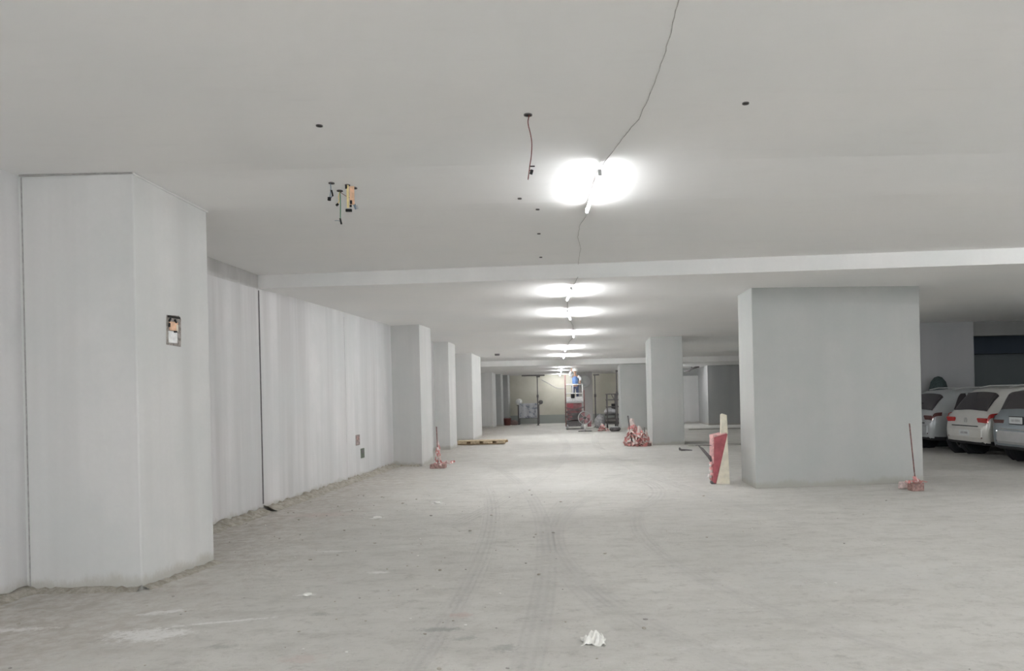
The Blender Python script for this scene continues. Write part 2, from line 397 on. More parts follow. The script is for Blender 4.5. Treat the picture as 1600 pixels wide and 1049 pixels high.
# side bay seen between the pillars
a = on(1107, 664.7)
pillar('concrete_pillar', 'dark unplastered pillar block seen between the two freestanding grey pillars',
       [(a.x, a.y), (9.5, a.y), (9.5, a.y+3), (a.x, a.y+3)], CEIL3, M_DARKC)
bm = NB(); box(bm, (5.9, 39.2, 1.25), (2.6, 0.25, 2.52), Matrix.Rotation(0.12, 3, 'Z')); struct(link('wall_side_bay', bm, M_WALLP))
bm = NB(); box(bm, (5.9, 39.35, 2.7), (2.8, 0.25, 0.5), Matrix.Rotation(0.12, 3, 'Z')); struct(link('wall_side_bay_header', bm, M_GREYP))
for i, (py, x0, x1) in enumerate(((671.5, 4.9, 8.0), (697, 3.4, 5.6))):
    p = on(1100, py); bm = NB(); box(bm, ((x0+x1)/2, p.y, 0.02), (x1-x0, 0.18, 0.06)); struct(link('trim_%d' % (i+3), bm, M_GREYP))
# end wall and dark opening behind the cars
WY = 20.75
xo = at(1521, 520, WY).x
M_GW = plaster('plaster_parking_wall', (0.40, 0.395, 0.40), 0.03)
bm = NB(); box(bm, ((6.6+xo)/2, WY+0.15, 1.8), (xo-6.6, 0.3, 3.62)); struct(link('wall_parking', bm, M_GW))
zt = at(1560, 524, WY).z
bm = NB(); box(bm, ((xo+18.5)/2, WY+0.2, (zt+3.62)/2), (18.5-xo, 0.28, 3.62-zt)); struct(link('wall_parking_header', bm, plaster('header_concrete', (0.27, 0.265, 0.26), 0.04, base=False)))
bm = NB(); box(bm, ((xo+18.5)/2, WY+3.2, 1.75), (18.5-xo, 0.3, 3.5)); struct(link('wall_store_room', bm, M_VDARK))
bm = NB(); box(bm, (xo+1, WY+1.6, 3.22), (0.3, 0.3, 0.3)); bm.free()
bm = NB(); box(bm, ((xo+18.5)/2, WY+2.6, at(1560, 553, WY+2.6).z+0.7), (18.5-xo, 0.3, 1.4)); struct(link('trim_5', bm, plaster('beam_unlit', (0.07, 0.085, 0.11), 0.05, base=False)))  # gloom of the opening put into the beam colour
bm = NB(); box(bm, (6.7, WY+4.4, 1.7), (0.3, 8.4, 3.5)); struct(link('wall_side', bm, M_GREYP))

# loose dirt heaped along the wall foot
bm = NB(); path = [(-4.98, 5.0), (A.x, A.y-0.05)] ; random.seed(3)
def mound(bm, p0, p1, nrm, wdt, hgt, n):
    rows = []
    for i in range(n+1):
        f = i/n; b = Vector((*p0, 0)).lerp(Vector((*p1, 0)), f); N = Vector((*nrm, 0))
        s = 0.55+0.6*random.random()
        rows.append([bm.verts.new(b-N*0.04+Vector((0, 0, -0.01))), bm.verts.new(b-N*0.03+Vector((0, 0, hgt*s))), bm.verts.new(b+N*wdt*0.3*s+Vector((0, 0, hgt*s*0.7))),
                     bm.verts.new(b+N*wdt*0.7*s+Vector((0, 0, hgt*s*0.2))), bm.verts.new(b+N*wdt*(0.8+0.5*random.random())+Vector((0, 0, -0.006)))])
    for r, q in zip(rows, rows[1:]):
        for j in range(4): bm.faces.new((r[j], r[j+1], q[j+1], q[j]))
mound(bm, (-4.98, 5.2), (A.x, A.y), (1, 0), 0.12, 0.06, 14)
mound(bm, (A.x, A.y), (B.x, B.y), (0, -1), 0.10, 0.045, 22)
mound(bm, (B.x, B.y), (Cc.x, Cc.y), (1, 0), 0.10, 0.04, 24)
mound(bm, (-4.88, Cc.y+0.05), (-4.725, 11.08), (1, 0), 0.22, 0.09, 60)
mound(bm, (-4.725, 11.08), (-4.5, 18.2), (1, 0), 0.22, 0.10, 90)
mound(bm, (-4.5, 18.2), (-3.8, 17.9), (0, -1), 0.15, 0.07, 14)
tag(link('dirt', bm, M_DIRT, smooth=True), 'loose brown dirt gathered along the foot of the long wall', 'dirt', kind='stuff')
bm = NB(); random.seed(5)
for i in range(300):
    if i < 200: p = Vector((random.uniform(-4.6, -0.2), random.uniform(3.9, 13) , 0))
    else: p = Vector((random.uniform(-2, 6), random.uniform(3.9, 12.0), 0))
    if p.x < -3.5 and 6.2 < p.y < 8: continue
    if p.x > 2.8 and p.y > 12: continue
    s = random.choice((0.005, 0.006, 0.008, 0.013))*random.uniform(.7, 1.4)
    r = bmesh.ops.create_icosphere(bm, subdivisions=1, radius=s)
    mi = random.choice((0, 0, 1, 2)); az = random.uniform(0, 6)
    for v in r['verts']: v.co = Matrix.Rotation(az, 3, 'Z') @ Vector((v.co.x*random.uniform(1, 1.9), v.co.y, v.co.z*0.5))+p+Vector((0, 0, s*0.3))
    for f in {f for v in r['verts'] for f in v.link_faces}: f.material_index = mi
tag(link('debris', bm, [M_DIRT, M_PAPER, plain('dark_chip', (0.33, 0.31, 0.29), 0.9)]), 'small stone and plaster chips strewn over the dusty floor', 'debris', kind='stuff')

# ------------------------------------------------------------------ tube lights
def tube_light(p0, p1, label, mat=None):
    p0, p1 = Vector(p0), Vector(p1); mid = (p0+p1)/2
    r = thing('tube_light', label, 'light', mid, group=None)
    a, b = p0-mid, p1-mid; d = (b-a).normalized()
    link('lit_tube', tube(NB(), [a, b], 0.014, 10), mat or M_TUBE, r, True)
    up = Vector((0, 0, 0.032))
    bm = NB(); R = d.to_track_quat('Y', 'Z').to_matrix()
    box(bm, up, (0.02, (b-a).length, 0.018), R); link('batten', bm, M_WHITE, r, bevel=0.003)
    for q in (a, b):
        bm = NB(); box(bm, q-d*(0.012 if q is a else -0.012)+Vector((0, 0, 0.012)), (0.034, 0.024, 0.055), R); link('end_cap', bm, M_GMETAL, r, bevel=0.004)
    return r
def tl(p, q, tab, label, drop=0.075, mat=None):
    return tube_light(on_ceil(*p, tab, drop), on_ceil(*q, tab, drop), label, mat)
tl((937, 273), (917, 331), CEIL1, 'largest lit tube light under the ceiling, before the slab steps down', 0.105, M_TUBE1)
tl((893, 453), (886, 469), CEIL2, 'lit tube light just past the first ceiling step', mat=M_TUBE4)
tl((886, 488), (891, 499), CEIL2, 'lit tube light, second past the first ceiling step, tilted the other way')
tl((896, 520), (896, 527), CEIL2, 'lit tube light, third past the first ceiling step')
tl((885, 543), (883, 549), CEIL2, 'lit tube light, fourth past the first ceiling step')
tl((882, 556), (880.5, 560), CEIL2, 'lit tube light just before the second ceiling step')
def tz(x, y0, y1, tab, label, mat=None): tube_light((x, y0, lerp(tab, y0)-0.065), (x, y1, lerp(tab, y1)-0.065), label, mat)
tz(-0.66, 34.2, 35.4, CEIL3, 'small lit tube light just past the second ceiling step', M_TUBE2)
tz(-0.75, 37.4, 38.6, CEIL3, 'small lit tube light above the pale back wall, beyond the second step', M_TUBE2)
tz(-0.9, 41.9, 43.1, CEIL3, 'smallest lit tube light close to the pale back wall', M_TUBE2)
tz(0.5, 0.3, 1.5, CEIL1, 'lit tube light in the same row, above the camera', M_TUBE4)
tz(0.4, -5.2, -4.0, CEIL1, 'lit tube light in the same row, behind the camera', M_TUBE3)
tz(-3.0, -1.6, -0.4, CEIL1, 'added unseen fill tube above the lane edge behind the camera, wall side', M_TUBE3)  # from here on, out-of-view tubes added as fill light
tz(3.9, -1.6, -0.4, CEIL1, 'added unseen fill tube behind the camera, between the two lanes', M_TUBE3)
tz(8.0, -1.2, 0.0, CEIL1, 'added unseen fill tube in the neighbouring lane, near its start', M_TUBE3)
tz(8.0, 3.4, 4.6, CEIL1, 'added unseen fill tube in the neighbouring lane, before the ceiling step', M_TUBE3)
tz(8.6, 7.6, 8.8, CEIL1, 'added unseen fill tube in the neighbouring lane, right before the ceiling step', M_TUBE3)
tz(13.4, 13.0, 14.2, CEIL2, 'added unseen fill tube over the parking bay beyond the grey car', M_TUBE)  # out of view, added to brighten the parked cars
tz(4.35, 35.4, 36.6, CEIL3, 'added hidden fill tube in the side bay behind the freestanding pillars', M_TUBE)  # hidden behind the pillars, added to brighten the side bay wall

def cable(name, pts, tab, label, r=0.006, mat=None, sag=0.012):
    P = [on_ceil(*p, tab, sag) for p in pts]; c = P[len(P)//2].copy()
    Q = []
    for a, b in zip(P, P[1:]):
        for i in range(6): Q.append(a.lerp(b, i/6)-c+Vector((random.uniform(-.004, .004), 0, random.uniform(-.002, .002))))
    Q.append(P[-1]-c)
    return tag(link(name, tube(NB(), Q, r, 6), mat or M_GMETAL, smooth=True, loc=c), label, 'cable')
M_CABLE = plain('grey_cable', (0.42, 0.41, 0.39), 0.7)
cable('ceiling_cable', [(1066, -20), (1052, 35), (1040, 80), (1020, 138), (998, 186), (968, 222), (942, 258), (938, 268)], CEIL1, 'thin grey cable pinned along the ceiling towards the largest tube light', 0.0035, M_CABLE)
cable('ceiling_cable', [(917, 336), (906, 352), (903, 370), (907, 388), (904, 408), (903, 416)], CEIL1, 'thin grey cable from the largest tube light to the ceiling step', 0.003, M_CABLE)
cable('ceiling_cable', [(903, 433), (899, 441), (893, 450)], CEIL2, 'short cable from the ceiling step to the tube light beyond it', 0.005, M_CABLE)
cable('ceiling_cable', [(886, 470), (887, 478), (886, 487)], CEIL2, 'short cable joining the first two tube lights past the step', 0.006, M_CABLE)
cable('ceiling_cable', [(890, 500), (895, 509), (896, 519)], CEIL2, 'short cable between the second and third tube lights past the step', 0.006, M_CABLE)
cable('ceiling_cable', [(896, 527), (889, 535), (885, 543)], CEIL2, 'short cable between the third and fourth tube lights past the step', 0.008, M_CABLE)

# ------------------------------------------------------------------ ceiling boxes and loose wires
def jbox(px, py, tab, label, r=0.042, wires=(), cat='junction box'):
    p = on_ceil(px, py, tab, 0.0); t_ = thing('junction_box', label, cat, p)
    r *= 0.7; bm = NB(); lathe(bm, [(r*0.82, 0.01), (r*0.82, -0.006), (r, -0.008), (r, 0.01)], seg=18, closed=True); link('box_rim', bm, M_DMETAL, t_, True)
    bm = NB(); lathe(bm, [(r*0.83, 0.01), (r*0.83, -0.003)], seg=18); link('box_opening', bm, M_HOLE, t_)
    return t_, p
def wire(t_, o, pts, r, mat, Y, name='wire'):      # pts in photo pixels, all hanging at distance Y
    P = [at(px, py, Y+(dy if len(q) > 2 else 0))-o for q in pts for (px, py, *e) in [q] for dy in [e[0] if e else 0]]
    Q = []
    for i in range(len(P)-1):
        p0, p1, p2, p3 = P[max(i-1, 0)], P[i], P[i+1], P[min(i+2, len(P)-1)]
        for k_ in range(5):
            s = k_/5; Q.append(0.5*((2*p1)+(p2-p0)*s+(2*p0-5*p1+4*p2-p3)*s*s+(3*p1-p0-3*p2+p3)*s**3))
    Q.append(P[-1])
    return link(name, tube(NB(), Q, r, 6), mat, t_, True)
def connector(t_, o, px, py, Y, s, tilt=0.0, mat=None, name='connector'):
    bm = NB(); box(bm, at(px, py, Y)-o, s, Matrix.Rotation(tilt, 3, 'Y')); return link(name, bm, mat or M_BLACK, t_, bevel=0.003)

jbox(499, 196, CEIL1, 'empty black junction box hole alone above the pillar side of the ceiling', 0.036)
jbox(1165, 161, CEIL1, 'empty black junction box hole in the ceiling above the wide grey pillar', 0.036)
for q, l in (((812, 310), 'tiny box hole in the ceiling beside the glow of the largest tube light'), ((840, 327), 'small box hole in the ceiling below the dangling red wire'),
             ((842, 365), 'small box hole in the ceiling, middle of three in a line before the step'), ((845, 402), 'small box hole in the ceiling closest to the ceiling step')):
    jbox(*q, CEIL1, l, 0.03)
t_, o = jbox(825, 179, CEIL1, 'junction box with one long dark red wire dangling beside the largest tube light', 0.045)
wire(t_, o, [(827, 180), (825, 192), (829, 210), (831, 225), (830, 245), (828, 258), (827, 266), (825, 281)], 0.004, M_REDW, o.y)
wire(t_, o, [(827, 266), (830, 268), (831, 272)], 0.004, M_REDW, o.y)
connector(t_, o, 832, 260, o.y, (0.035, 0.012, 0.008)); connector(t_, o, 830.5, 269, o.y, (0.022, 0.015, 0.035), 0.3)
t_, o = jbox(518, 286, CEIL1, 'junction box with a looped grey wire, end one of the four hanging wire boxes', 0.04)
wire(t_, o, [(516, 286), (517, 294), (516, 305), (515, 311)], 0.004, M_BLUEW, o.y); wire(t_, o, [(516, 297), (519, 300), (519, 306), (517, 309)], 0.005, M_BLUEW, o.y)
connector(t_, o, 514.5, 311, o.y, (0.028, 0.02, 0.034), 0.1); connector(t_, o, 519, 302, o.y, (0.014, 0.014, 0.06), -0.2)
t_, o = jbox(531, 298, CEIL1, 'junction box with the longest green wire, lowest hanging of the four wire boxes', 0.042)
wire(t_, o, [(531, 299), (532, 315), (532, 330), (532, 341), (533, 350)], 0.0045, M_GREEN, o.y); wire(t_, o, [(531, 300), (529, 308), (530, 314), (527, 320)], 0.005, M_YEL, o.y)
wire(t_, o, [(531, 300), (540, 306), (551, 311)], 0.003, M_REDW, o.y)
connector(t_, o, 527, 320, o.y, (0.03, 0.016, 0.02), -0.7); connector(t_, o, 532.5, 346, o.y, (0.015, 0.015, 0.06), -0.2); wire(t_, o, [(532, 346), (528, 345), (523, 345)], 0.0025, M_BLUEW, o.y)
t_, o = jbox(543, 289, CEIL1, 'junction box with a broad yellow and orange conduit strip hanging down', 0.035)
bm = NB(); c_ = (at(543, 288, o.y)+at(544, 325, o.y))/2-o; L_ = (at(543, 288, o.y)-at(543, 325, o.y)).length; box(bm, c_, (0.022, 0.01, L_)); link('yellow_strip', bm, M_YEL, t_, bevel=0.003)
bm = NB(); c_ = (at(549.5, 291, o.y)+at(550.5, 320, o.y))/2-o; box(bm, c_, (0.045, 0.012, L_*0.78)); link('orange_strip', bm, M_ORG, t_, bevel=0.004)
connector(t_, o, 541, 291, o.y, (0.02, 0.015, 0.05)); connector(t_, o, 545, 329, o.y, (0.058, 0.022, 0.026), 0.03); connector(t_, o, 548.5, 316, o.y-0.02, (0.018, 0.015, 0.034)); connector(t_, o, 548, 322, o.y-0.02, (0.018, 0.015, 0.02))
t_, o = jbox(552.5, 293.5, CEIL1, 'junction box with a grey wire and pale plug, beside the yellow strip', 0.048)
wire(t_, o, [(552, 293), (553, 305), (553, 316), (556, 323)], 0.004, M_GREEN, o.y-0.03); connector(t_, o, 555, 323, o.y-0.03, (0.022, 0.02, 0.05), -0.35, M_BLUEW); connector(t_, o, 557.5, 324, o.y-0.03, (0.02, 0.02, 0.03), -0.35, M_BAG)
p = at(777, 559.5, 28.5); tag(link('junction_box', box(NB(), (0, 0, -0.02), (0.18, 0.18, 0.10)), M_DMETAL, loc=(p.x, p.y, lerp(CEIL2, p.y)), bevel=0.02), 'small dark ceiling box near the second ceiling step above the pallet', 'junction box')

# open wiring box in the near pillar
def face_pt(px, py):                     # on the lane face of the near pillar
    u, v = uv_(px, py); s = u/FOC
    d = (Cc-B); # B + d*k : x = s*y
    k_ = (s*B.y-B.x)/(d.x-s*d.y); Y_ = B.y+d.y*k_; return Vector((B.x+d.x*k_, Y_, EYE-v*Y_/FOC))
fa = math.atan2((Cc-B).y, (Cc-B).x); o = face_pt(271, 516)
t_ = thing('wall_outlet_box', 'open wall box with orange and white wiring cut into the near white pillar', 'wiring box', o, fa)
W_ = (face_pt(283, 516)-face_pt(260, 516)).length; H_ = 0.29
bm = NB(); ro = [(-W_/2, -H_/2), (W_/2-.01, -H_/2-.01), (W_/2, H_/2-.03), (W_/2-.03, H_/2), (-W_/2+.01, H_/2-.01)]
prism(bm, ro, -0.006, 0.02, lambda a, b, d: Vector((a, d, b))); link('recess', bm, plain('chased_concrete', (0.30, 0.27, 0.25), 0.95, 0, 0.3, 30), t_)
link('top_gap', box(NB(), (0, -0.007, H_/2-0.022), (W_*0.85, 0.006, 0.022)), M_HOLE, t_); link('white_plate', box(NB(), (-W_*0.12, -0.011, -H_*0.24), (W_*0.58, 0.012, H_*0.40)), M_WHITE, t_, bevel=0.006)
link('orange_box', box(NB(), (-W_*0.05, -0.012, H_*0.12), (W_*0.55, 0.018, H_*0.30)), M_ORG, t_, bevel=0.008)
for dx_, dz_, a_ in ((-W_*0.36, H_*0.31, .6), (W_*0.02, H_*0.29, -.5), (-W_*0.4, H_*0.14, .1), (0.0, -H_*0.06, 1.5)):
    link('wire', box(NB(), (dx_, -0.022, dz_), (0.016, 0.014, 0.038), Matrix.Rotation(a_, 3, 'Y')), M_BLACK, t_, bevel=0.003)
link('cream_sleeve', box(NB(), (W_*0.12, -0.02, H_*0.06), (0.02, 0.012, 0.07)), M_CREAM, t_, bevel=0.003)
# two chased holes low on the long wall
def wallhole(px, py, w_, h_, label, mat):
    u, v = uv_(px, py); s = u/FOC; a, b = Vector((-4.725, 11.08)), Vector((-4.5, 18.2)); d = b-a
    k_ = (s*a.y-a.x)/(d.x-s*d.y); Y_ = a.y+d.y*k_; o = Vector((a.x+d.x*k_, Y_, EYE-v*Y_/FOC))
    t_ = thing('wall_outlet_box', label, 'wiring box', o, math.atan2(d.y, d.x))
    link('box_rim', box(NB(), (0, -0.004, 0), (w_, 0.02, h_)), M_PIL, t_, bevel=0.006)
    link('box_opening', box(NB(), (0.01, -0.012, 0), (w_*0.8, 0.02, h_*0.85)), mat, t_, bevel=0.005)
    link('wire', box(NB(), (0, -0.02, h_*0.15), (w_*0.35, 0.02, h_*0.3)), M_BRICK if h_ > .25 else M_DMETAL, t_, bevel=0.005)
wallhole(557.5, 688, 0.32, 0.26, 'upper chased wiring hole with pinkish edges in the long wall', plain('chased_pink', (0.28, 0.23, 0.22), 0.9, 0, 0.3, 25))
wallhole(565, 708.5, 0.30, 0.24, 'lower dark green wiring box in the long wall near the floor', plain('green_grey_box', (0.12, 0.14, 0.11), 0.8))

# ------------------------------------------------------------------ posts, tape, barrier
def ribbon(bm, pts, w_=0.05, step=0.09):
    P = [Vector(p) for p in pts]; Q = []
    for a, b in zip(P, P[1:]):
        n = max(1, int((b-a).length/step))
        for i in range(n): Q.append(a.lerp(b, i/n))
    Q.append(P[-1]); prev = None
    for i, q in enumerate(Q):
        d = (Q[min(i+1, len(Q)-1)]-Q[max(i-1, 0)]).normalized(); s = d.cross(Vector((0.2, -0.4, 1))).normalized()
        s = (s*math.cos(i*0.5)+d.cross(s)*math.sin(i*0.5))*w_/2
        cur = (bm.verts.new(q+s), bm.verts.new(q-s))
        if prev: bm.faces.new((prev[0], cur[0], cur[1], prev[1])).material_index = i % 2
        prev = cur
def solid(o, th=0.004):
    m_ = o.modifiers.new('thick', 'SOLIDIFY'); m_.thickness = th; return o
def drape(t_, top, rad, n, zmin, seed, name='tape', w_=0.05, spread=(1, 1)):
    random.seed(seed); bm = NB()
    for i in range(n):
        a = 2*PI*i/n+random.uniform(-.3, .3); z = top*random.uniform(0.55, 1.0); pts = []
        for j in range(7):
            f = j/6; r_ = rad*(0.12+0.9*f)*random.uniform(.75, 1.1)
            aa = a+0.5*math.sin(j*1.7+i)
            pts.append((r_*math.cos(aa)*spread[0], r_*math.sin(aa)*spread[1], max(zmin, z*(1-f)+random.uniform(-.03, .03))))
        ribbon(bm, pts, w_)
    return solid(link(name, bm, [M_TAPER, M_TAPEW], t_))
def post(px, py, top_px, top_py, label, block=(0.36, 0.2, 0.11), seed=1, rad=0.12, n=5, tail=None, pole=M_RUST, tape_h=0.65, rz=0.0, pr=0.012):
    o = on(px, py); t_ = thing('barrier_post', label, 'post', o, rz)
    R = Matrix.Rotation(-rz, 3, 'Z'); tp = R @ (at(top_px, top_py, o.y)-o)
    bm = NB(); box(bm, (0, 0, block[2]/2), block); link('concrete_base', bm, M_BRICK, t_, bevel=0.015)
    link('steel_rod', tube(NB(), [(0.0, 0, block[2]*0.7), tp], pr, 8), pole, t_, True)
    if n: drape(t_, tp.z*tape_h, rad, n, block[2]+0.01, seed, spread=(1, 0.8))
    if tail:
        bm = NB()
        for pts in tail: ribbon(bm, [R @ (on(x, y, 0.02+z_)-o) for x, y, z_ in pts], 0.05)
        solid(link('loose_tape', bm, [M_TAPER, M_TAPEW], t_))
    return t_
post(685, 732, 682, 667, 'thin rod post wound with striped tape on a brick base by the long wall', (0.36, 0.22, 0.10), 4, 0.11, 6, tape_h=0.72,
     tail=[[(688, 727, .1), (692, 724, .06), (698, 721, .02), (704, 722, 0), (711, 721, .01)], [(689, 728, .05), (696, 723, .03), (703, 725, 0), (708, 722, .02)]])
post(1431, 767, 1421, 662, 'bent rod post on a pinkish block at the corner of the wide grey pillar', (0.20, 0.16, 0.13), 9, 0.17, 6, tape_h=0.28, rz=0.15, pr=0.010)
# flattened pink sheet around that block's foot
o = on(1421, 764); bm = NB(); random.seed(21)
ro = [(-0.16, 0.0), (-0.13, 0.05), (0.0, 0.08), (0.1, 0.12), (0.14, 0.03), (0.05, -0.02), (-0.1, -0.03)]
prism(bm, ro, 0.0, 0.115, lambda a, b, d: Vector((a*(1-d), b*(1-d)+d*0.12, d)))
tag(link('pink_sheet', bm, plain('blotchy_pink_sheet', (0.62, 0.50, 0.48), 0.8, 0, 0.2, 30), loc=(o.x-0.03, o.y, 0), bevel=0.02), 'squashed pale pink tub beside the bent rod post', 'tub')

o = on(989, 697); t_ = thing('barrier_post', 'taller tape-covered post in the red and white tape heap', 'post', o)
link('concrete_base', box(NB(), (0, 0, 0.06), (0.4, 0.3, 0.12)), M_BRICK, t_, bevel=0.02)
link('steel_rod', tube(NB(), [(-0.02, 0, 0.1), at(981, 650, o.y)-o], 0.022, 8), M_DMETAL, t_, True)
drape(t_, 0.86, 0.34, 16, 0.01, 11, w_=0.07, spread=(1, 0.6))
o = on(1000, 698); t_ = thing('caution_tape', 'crumpled mound of red and white tape beside the taller taped post', 'tape', o)
drape(t_, 0.62, 0.30, 14, 0.01, 12, name='tape_coil', w_=0.08, spread=(0.8, 0.6)); bm = NB()
for k_ in range(3): ribbon(bm, [(-.28+.1*k_, -.02*k_, .50-.1*k_), (0.0, -.02, .30), (.2, 0, .48-.12*k_), (.32, 0, .1)], 0.06)
solid(link('tape_strand', bm, [M_TAPER, M_TAPEW], t_))
post(1007, 697, 1007, 668, 'shorter leaning tape post at the pillar end of the tape heap', (0.42, 0.25, 0.10), 14, 0.22, 6, tape_h=0.8, pole=M_DMETAL, pr=0.015)

# broken red and white barrier
o = on(1127, 757); t_ = thing('traffic_barrier', 'broken red and cream barrier with a tall upright board, beside the wide grey pillar', 'barrier', o, -0.04)
def P(px, py): q = at(px, py, o.y)-o; return (q.x, q.z)
pl = lambda a, b, d: Vector((a, d, b))
link('red_panel', prism(NB(), [P(1115, 683), P(1135, 677), P(1137, 680), P(1119, 756), P(1115, 755)], 0.004, 0.34, pl), [M_RED], t_, bevel=0.008)
link('cream_panel', prism(NB(), [P(1136.5, 679), P(1140.5, 757), P(1119.3, 757)], 0.0, 0.10, pl), M_CREAM, t_, bevel=0.006)
link('upright_board', prism(NB(), [P(1126, 678.5), P(1126.3, 648), P(1129, 646.5), P(1136, 649), P(1137.5, 678)], 0.01, 0.09, pl), M_CREAM, t_, bevel=0.008)
link('top_cap', prism(NB(), [P(1113, 684.5), P(1135, 677.8), P(1135, 676), P(1113, 681)], -0.004, 0.36, pl), M_PINK, t_, bevel=0.004)
sd = prism(NB(), [P(1113.2, 683), P(1115.5, 683), P(1115.5, 726), P(1112.7, 716)], -0.004, 0.345, pl); link('pink_side', sd, M_PINK, t_, bevel=0.003)
random.seed(2); bm = NB()
for i in range(7):
    z0 = 0.07+i*0.05; x0 = P(1114.5, 740)[0]
    box(bm, (x0+random.uniform(-.03, .01), random.uniform(.03, .3), z0), (0.06, 0.12, 0.05), Matrix.Rotation(random.uniform(-.6, .6), 3, 'Y'), mi=i % 2)
link('torn_tape', bm, [M_PINK, M_PAPER], t_, bevel=0.006)
a, b, c = P(1091, 696), P(1115, 716), P(1115, 728)
link('broken_strip', prism(NB(), [a, P(1100, 701), P(1109, 711), b, c, P(1107, 716), P(1098, 705)], 0.10, 0.13, pl), M_DMETAL, t_)
link('thin_rod', tube(NB(), [(P(1088, 697)[0], .12, P(1088, 697)[1]), (P(1116, 696.5)[0], .12, P(1116, 697)[1])], 0.006, 6), M_DMETAL, t_, True)
link('foot', box(NB(), (P(1115.5, 755)[0], 0.1, 0.02), (0.09, 0.16, 0.04)), M_DMETAL, t_, bevel=0.01)

o = on(1070, 705); bm = NB()
tube(bm, [(-0.15, 0, 0.10), (-0.14, 0, 0.05), (-0.08, 0, 0.03), (0.04, -.02, 0.03), (0.2, -.05, 0.02)], [0.02, 0.035, 0.03, 0.022, 0.012], 8)
tag(link('scrap_pipe', bm, M_DMETAL, smooth=True, loc=o), 'short bent dark scrap lying between the tape heap pillar and the barrier', 'scrap')

# crumpled sheet on the floor
o = on(927, 1003); bm = NB(); bmesh.ops.create_grid(bm, x_segments=14, y_segments=10, size=1); random.seed(8)
for v in bm.verts:
    x, y = v.co.x, v.co.y; r_ = max(abs(x), abs(y))
    z_ = 0.045*(1-r_**3)+0.018*math.sin(5*x+3*y)+0.012*math.sin(9*x-7*y+1)
    v.co = Vector((x*0.075*(1+0.15*math.sin(4*y)), y*0.085*(1+.2*math.sin(3*x)), max(0.003, z_)))
tag(solid(link('crumpled_paper', bm, M_PAPER, loc=o, smooth=False), 0.003), 'crumpled whitish paper lump alone on the open floor in front', 'paper')
for (px, py, s, l) in ((683, 787, .05, 'small white plaster lump on the floor towards the striped post'), (590, 811, .06, 'small white plaster lump on the floor off the long wall'), (480, 931, .04, 'flat white plaster chip on the floor past the near pillar')):
    q = on(px, py); tag(link('plaster_lump', blob(NB(), (0, 0, 0), (s, s*.8, s*.35), .2, 2, int(px)), M_PAPER, loc=q), l, 'debris')

# pallet
o = on(755, 695.5); t_ = thing('wooden_pallet', 'pale wooden pallet lying on the floor before the wall pillars', 'pallet', o, 0.03)
for i in range(4):
    for j in range(2): link('block', box(NB(), (-0.72+i*0.44, 0.05+0.5*j, 0.085), (0.30 if j == 0 else .43, 0.10, 0.075)), M_WOOD if j == 0 else M_WOOD2, t_, bevel=0.004)  # broad dark rear blocks paint the shade inside the pallet gaps
for j in range(2): link('bottom_board', box(NB(), (-0.06, 0.05+.5*j, 0.03), (1.62, 0.10, 0.024)), M_WOOD2, t_, bevel=0.003)
for j in range(5): link('deck_board', box(NB(), (-0.06, 0.03+j*0.135, 0.136), (1.66, 0.10, 0.022)), M_WOOD, t_, bevel=0.003)

# ------------------------------------------------------------------ far end of the lane
YB = 43.5
def prop(px, py0, py1, Y, label, plate=0.22, mat=None):
    o = at(px, py0, Y); o.z = 0; top = at(px, py1, Y).z; m_ = mat or M_DMETAL
    t_ = thing('shoring_prop', label, 'prop', o)
    link('base_plate', box(NB(), (0, 0, 0.01), (0.2, 0.2, 0.02)), m_, t_); link('outer_tube', tube(NB(), [(0, 0, .02), (0, 0, top*0.6)], 0.036, 10), m_, t_, True)
    link('inner_tube', tube(NB(), [(0, 0, top*.6), (0, 0, top-.03)], 0.026, 10), m_, t_, True); link('collar', tube(NB(), [(0, 0, top*.57), (0, 0, top*.63)], 0.058, 10), m_, t_, True)
    link('head_plate', box(NB(), (plate*0.25, 0, top-.03), (plate, 0.2, 0.07)), m_, t_, bevel=.01); return t_
prop(841, 664, 588, 40.5, 'dark steel prop behind the sheet-covered table', 0.2)
prop(931, 668, 585, 37.0, 'dark steel prop between the red lift and the steel rack', 0.30)
prop(965, 668, 579, 35.5, 'dark steel prop rising behind the steel rack of sacks', 0.16)
p = at(833, 589.5, 40.5); tag(link('timber_plank', box(NB(), (0, 0, 0), (1.25, 0.25, 0.07)), M_DMETAL, loc=(p.x, p.y+.02, at(841, 588, 40.5).z+0.04)), 'dark plank laid across the head of the prop behind the table', 'plank')

o = on(826, 664); t_ = thing('work_table', 'dark-legged table standing before the pale back wall', 'table', o)
hw = 0.56; zt_ = at(826, 654, o.y).z
for x_ in (-hw, hw):
    for y_ in (0, 0.6): link('leg', box(NB(), (x_, y_, 0.55), (0.08, 0.08, 1.1)), M_DMETAL, t_, bevel=.01)
link('table_top', box(NB(), (0, 0.3, 1.12), (1.3, 0.75, 0.05)), M_DMETAL, t_, bevel=.01); link('rail', box(NB(), (0, -0.0, 0.38), (1.15, 0.05, 0.05)), M_DMETAL, t_)
t2 = NT('wrapped_sheet', 0.6); k2 = t2.mix(t2.ramp(t2.noise(5, 4, .6), .52, .6), (0.50, 0.51, 0.54), (0.26, 0.28, 0.33)); t2.col(k2)
bm = NB(); bmesh.ops.create_grid(bm, x_segments=16, y_segments=8, size=1)
for v in bm.verts: v.co = Vector((v.co.x*0.52, -0.15-0.03*math.sin(v.co.x*9)+.02*v.co.y, 0.80+v.co.y*0.42))
tag(solid(link('plastic_sheet', bm, t2.m, loc=o, smooth=True), 0.012), 'pale bluish printed sheet hanging over the front of the far table', 'sheet')
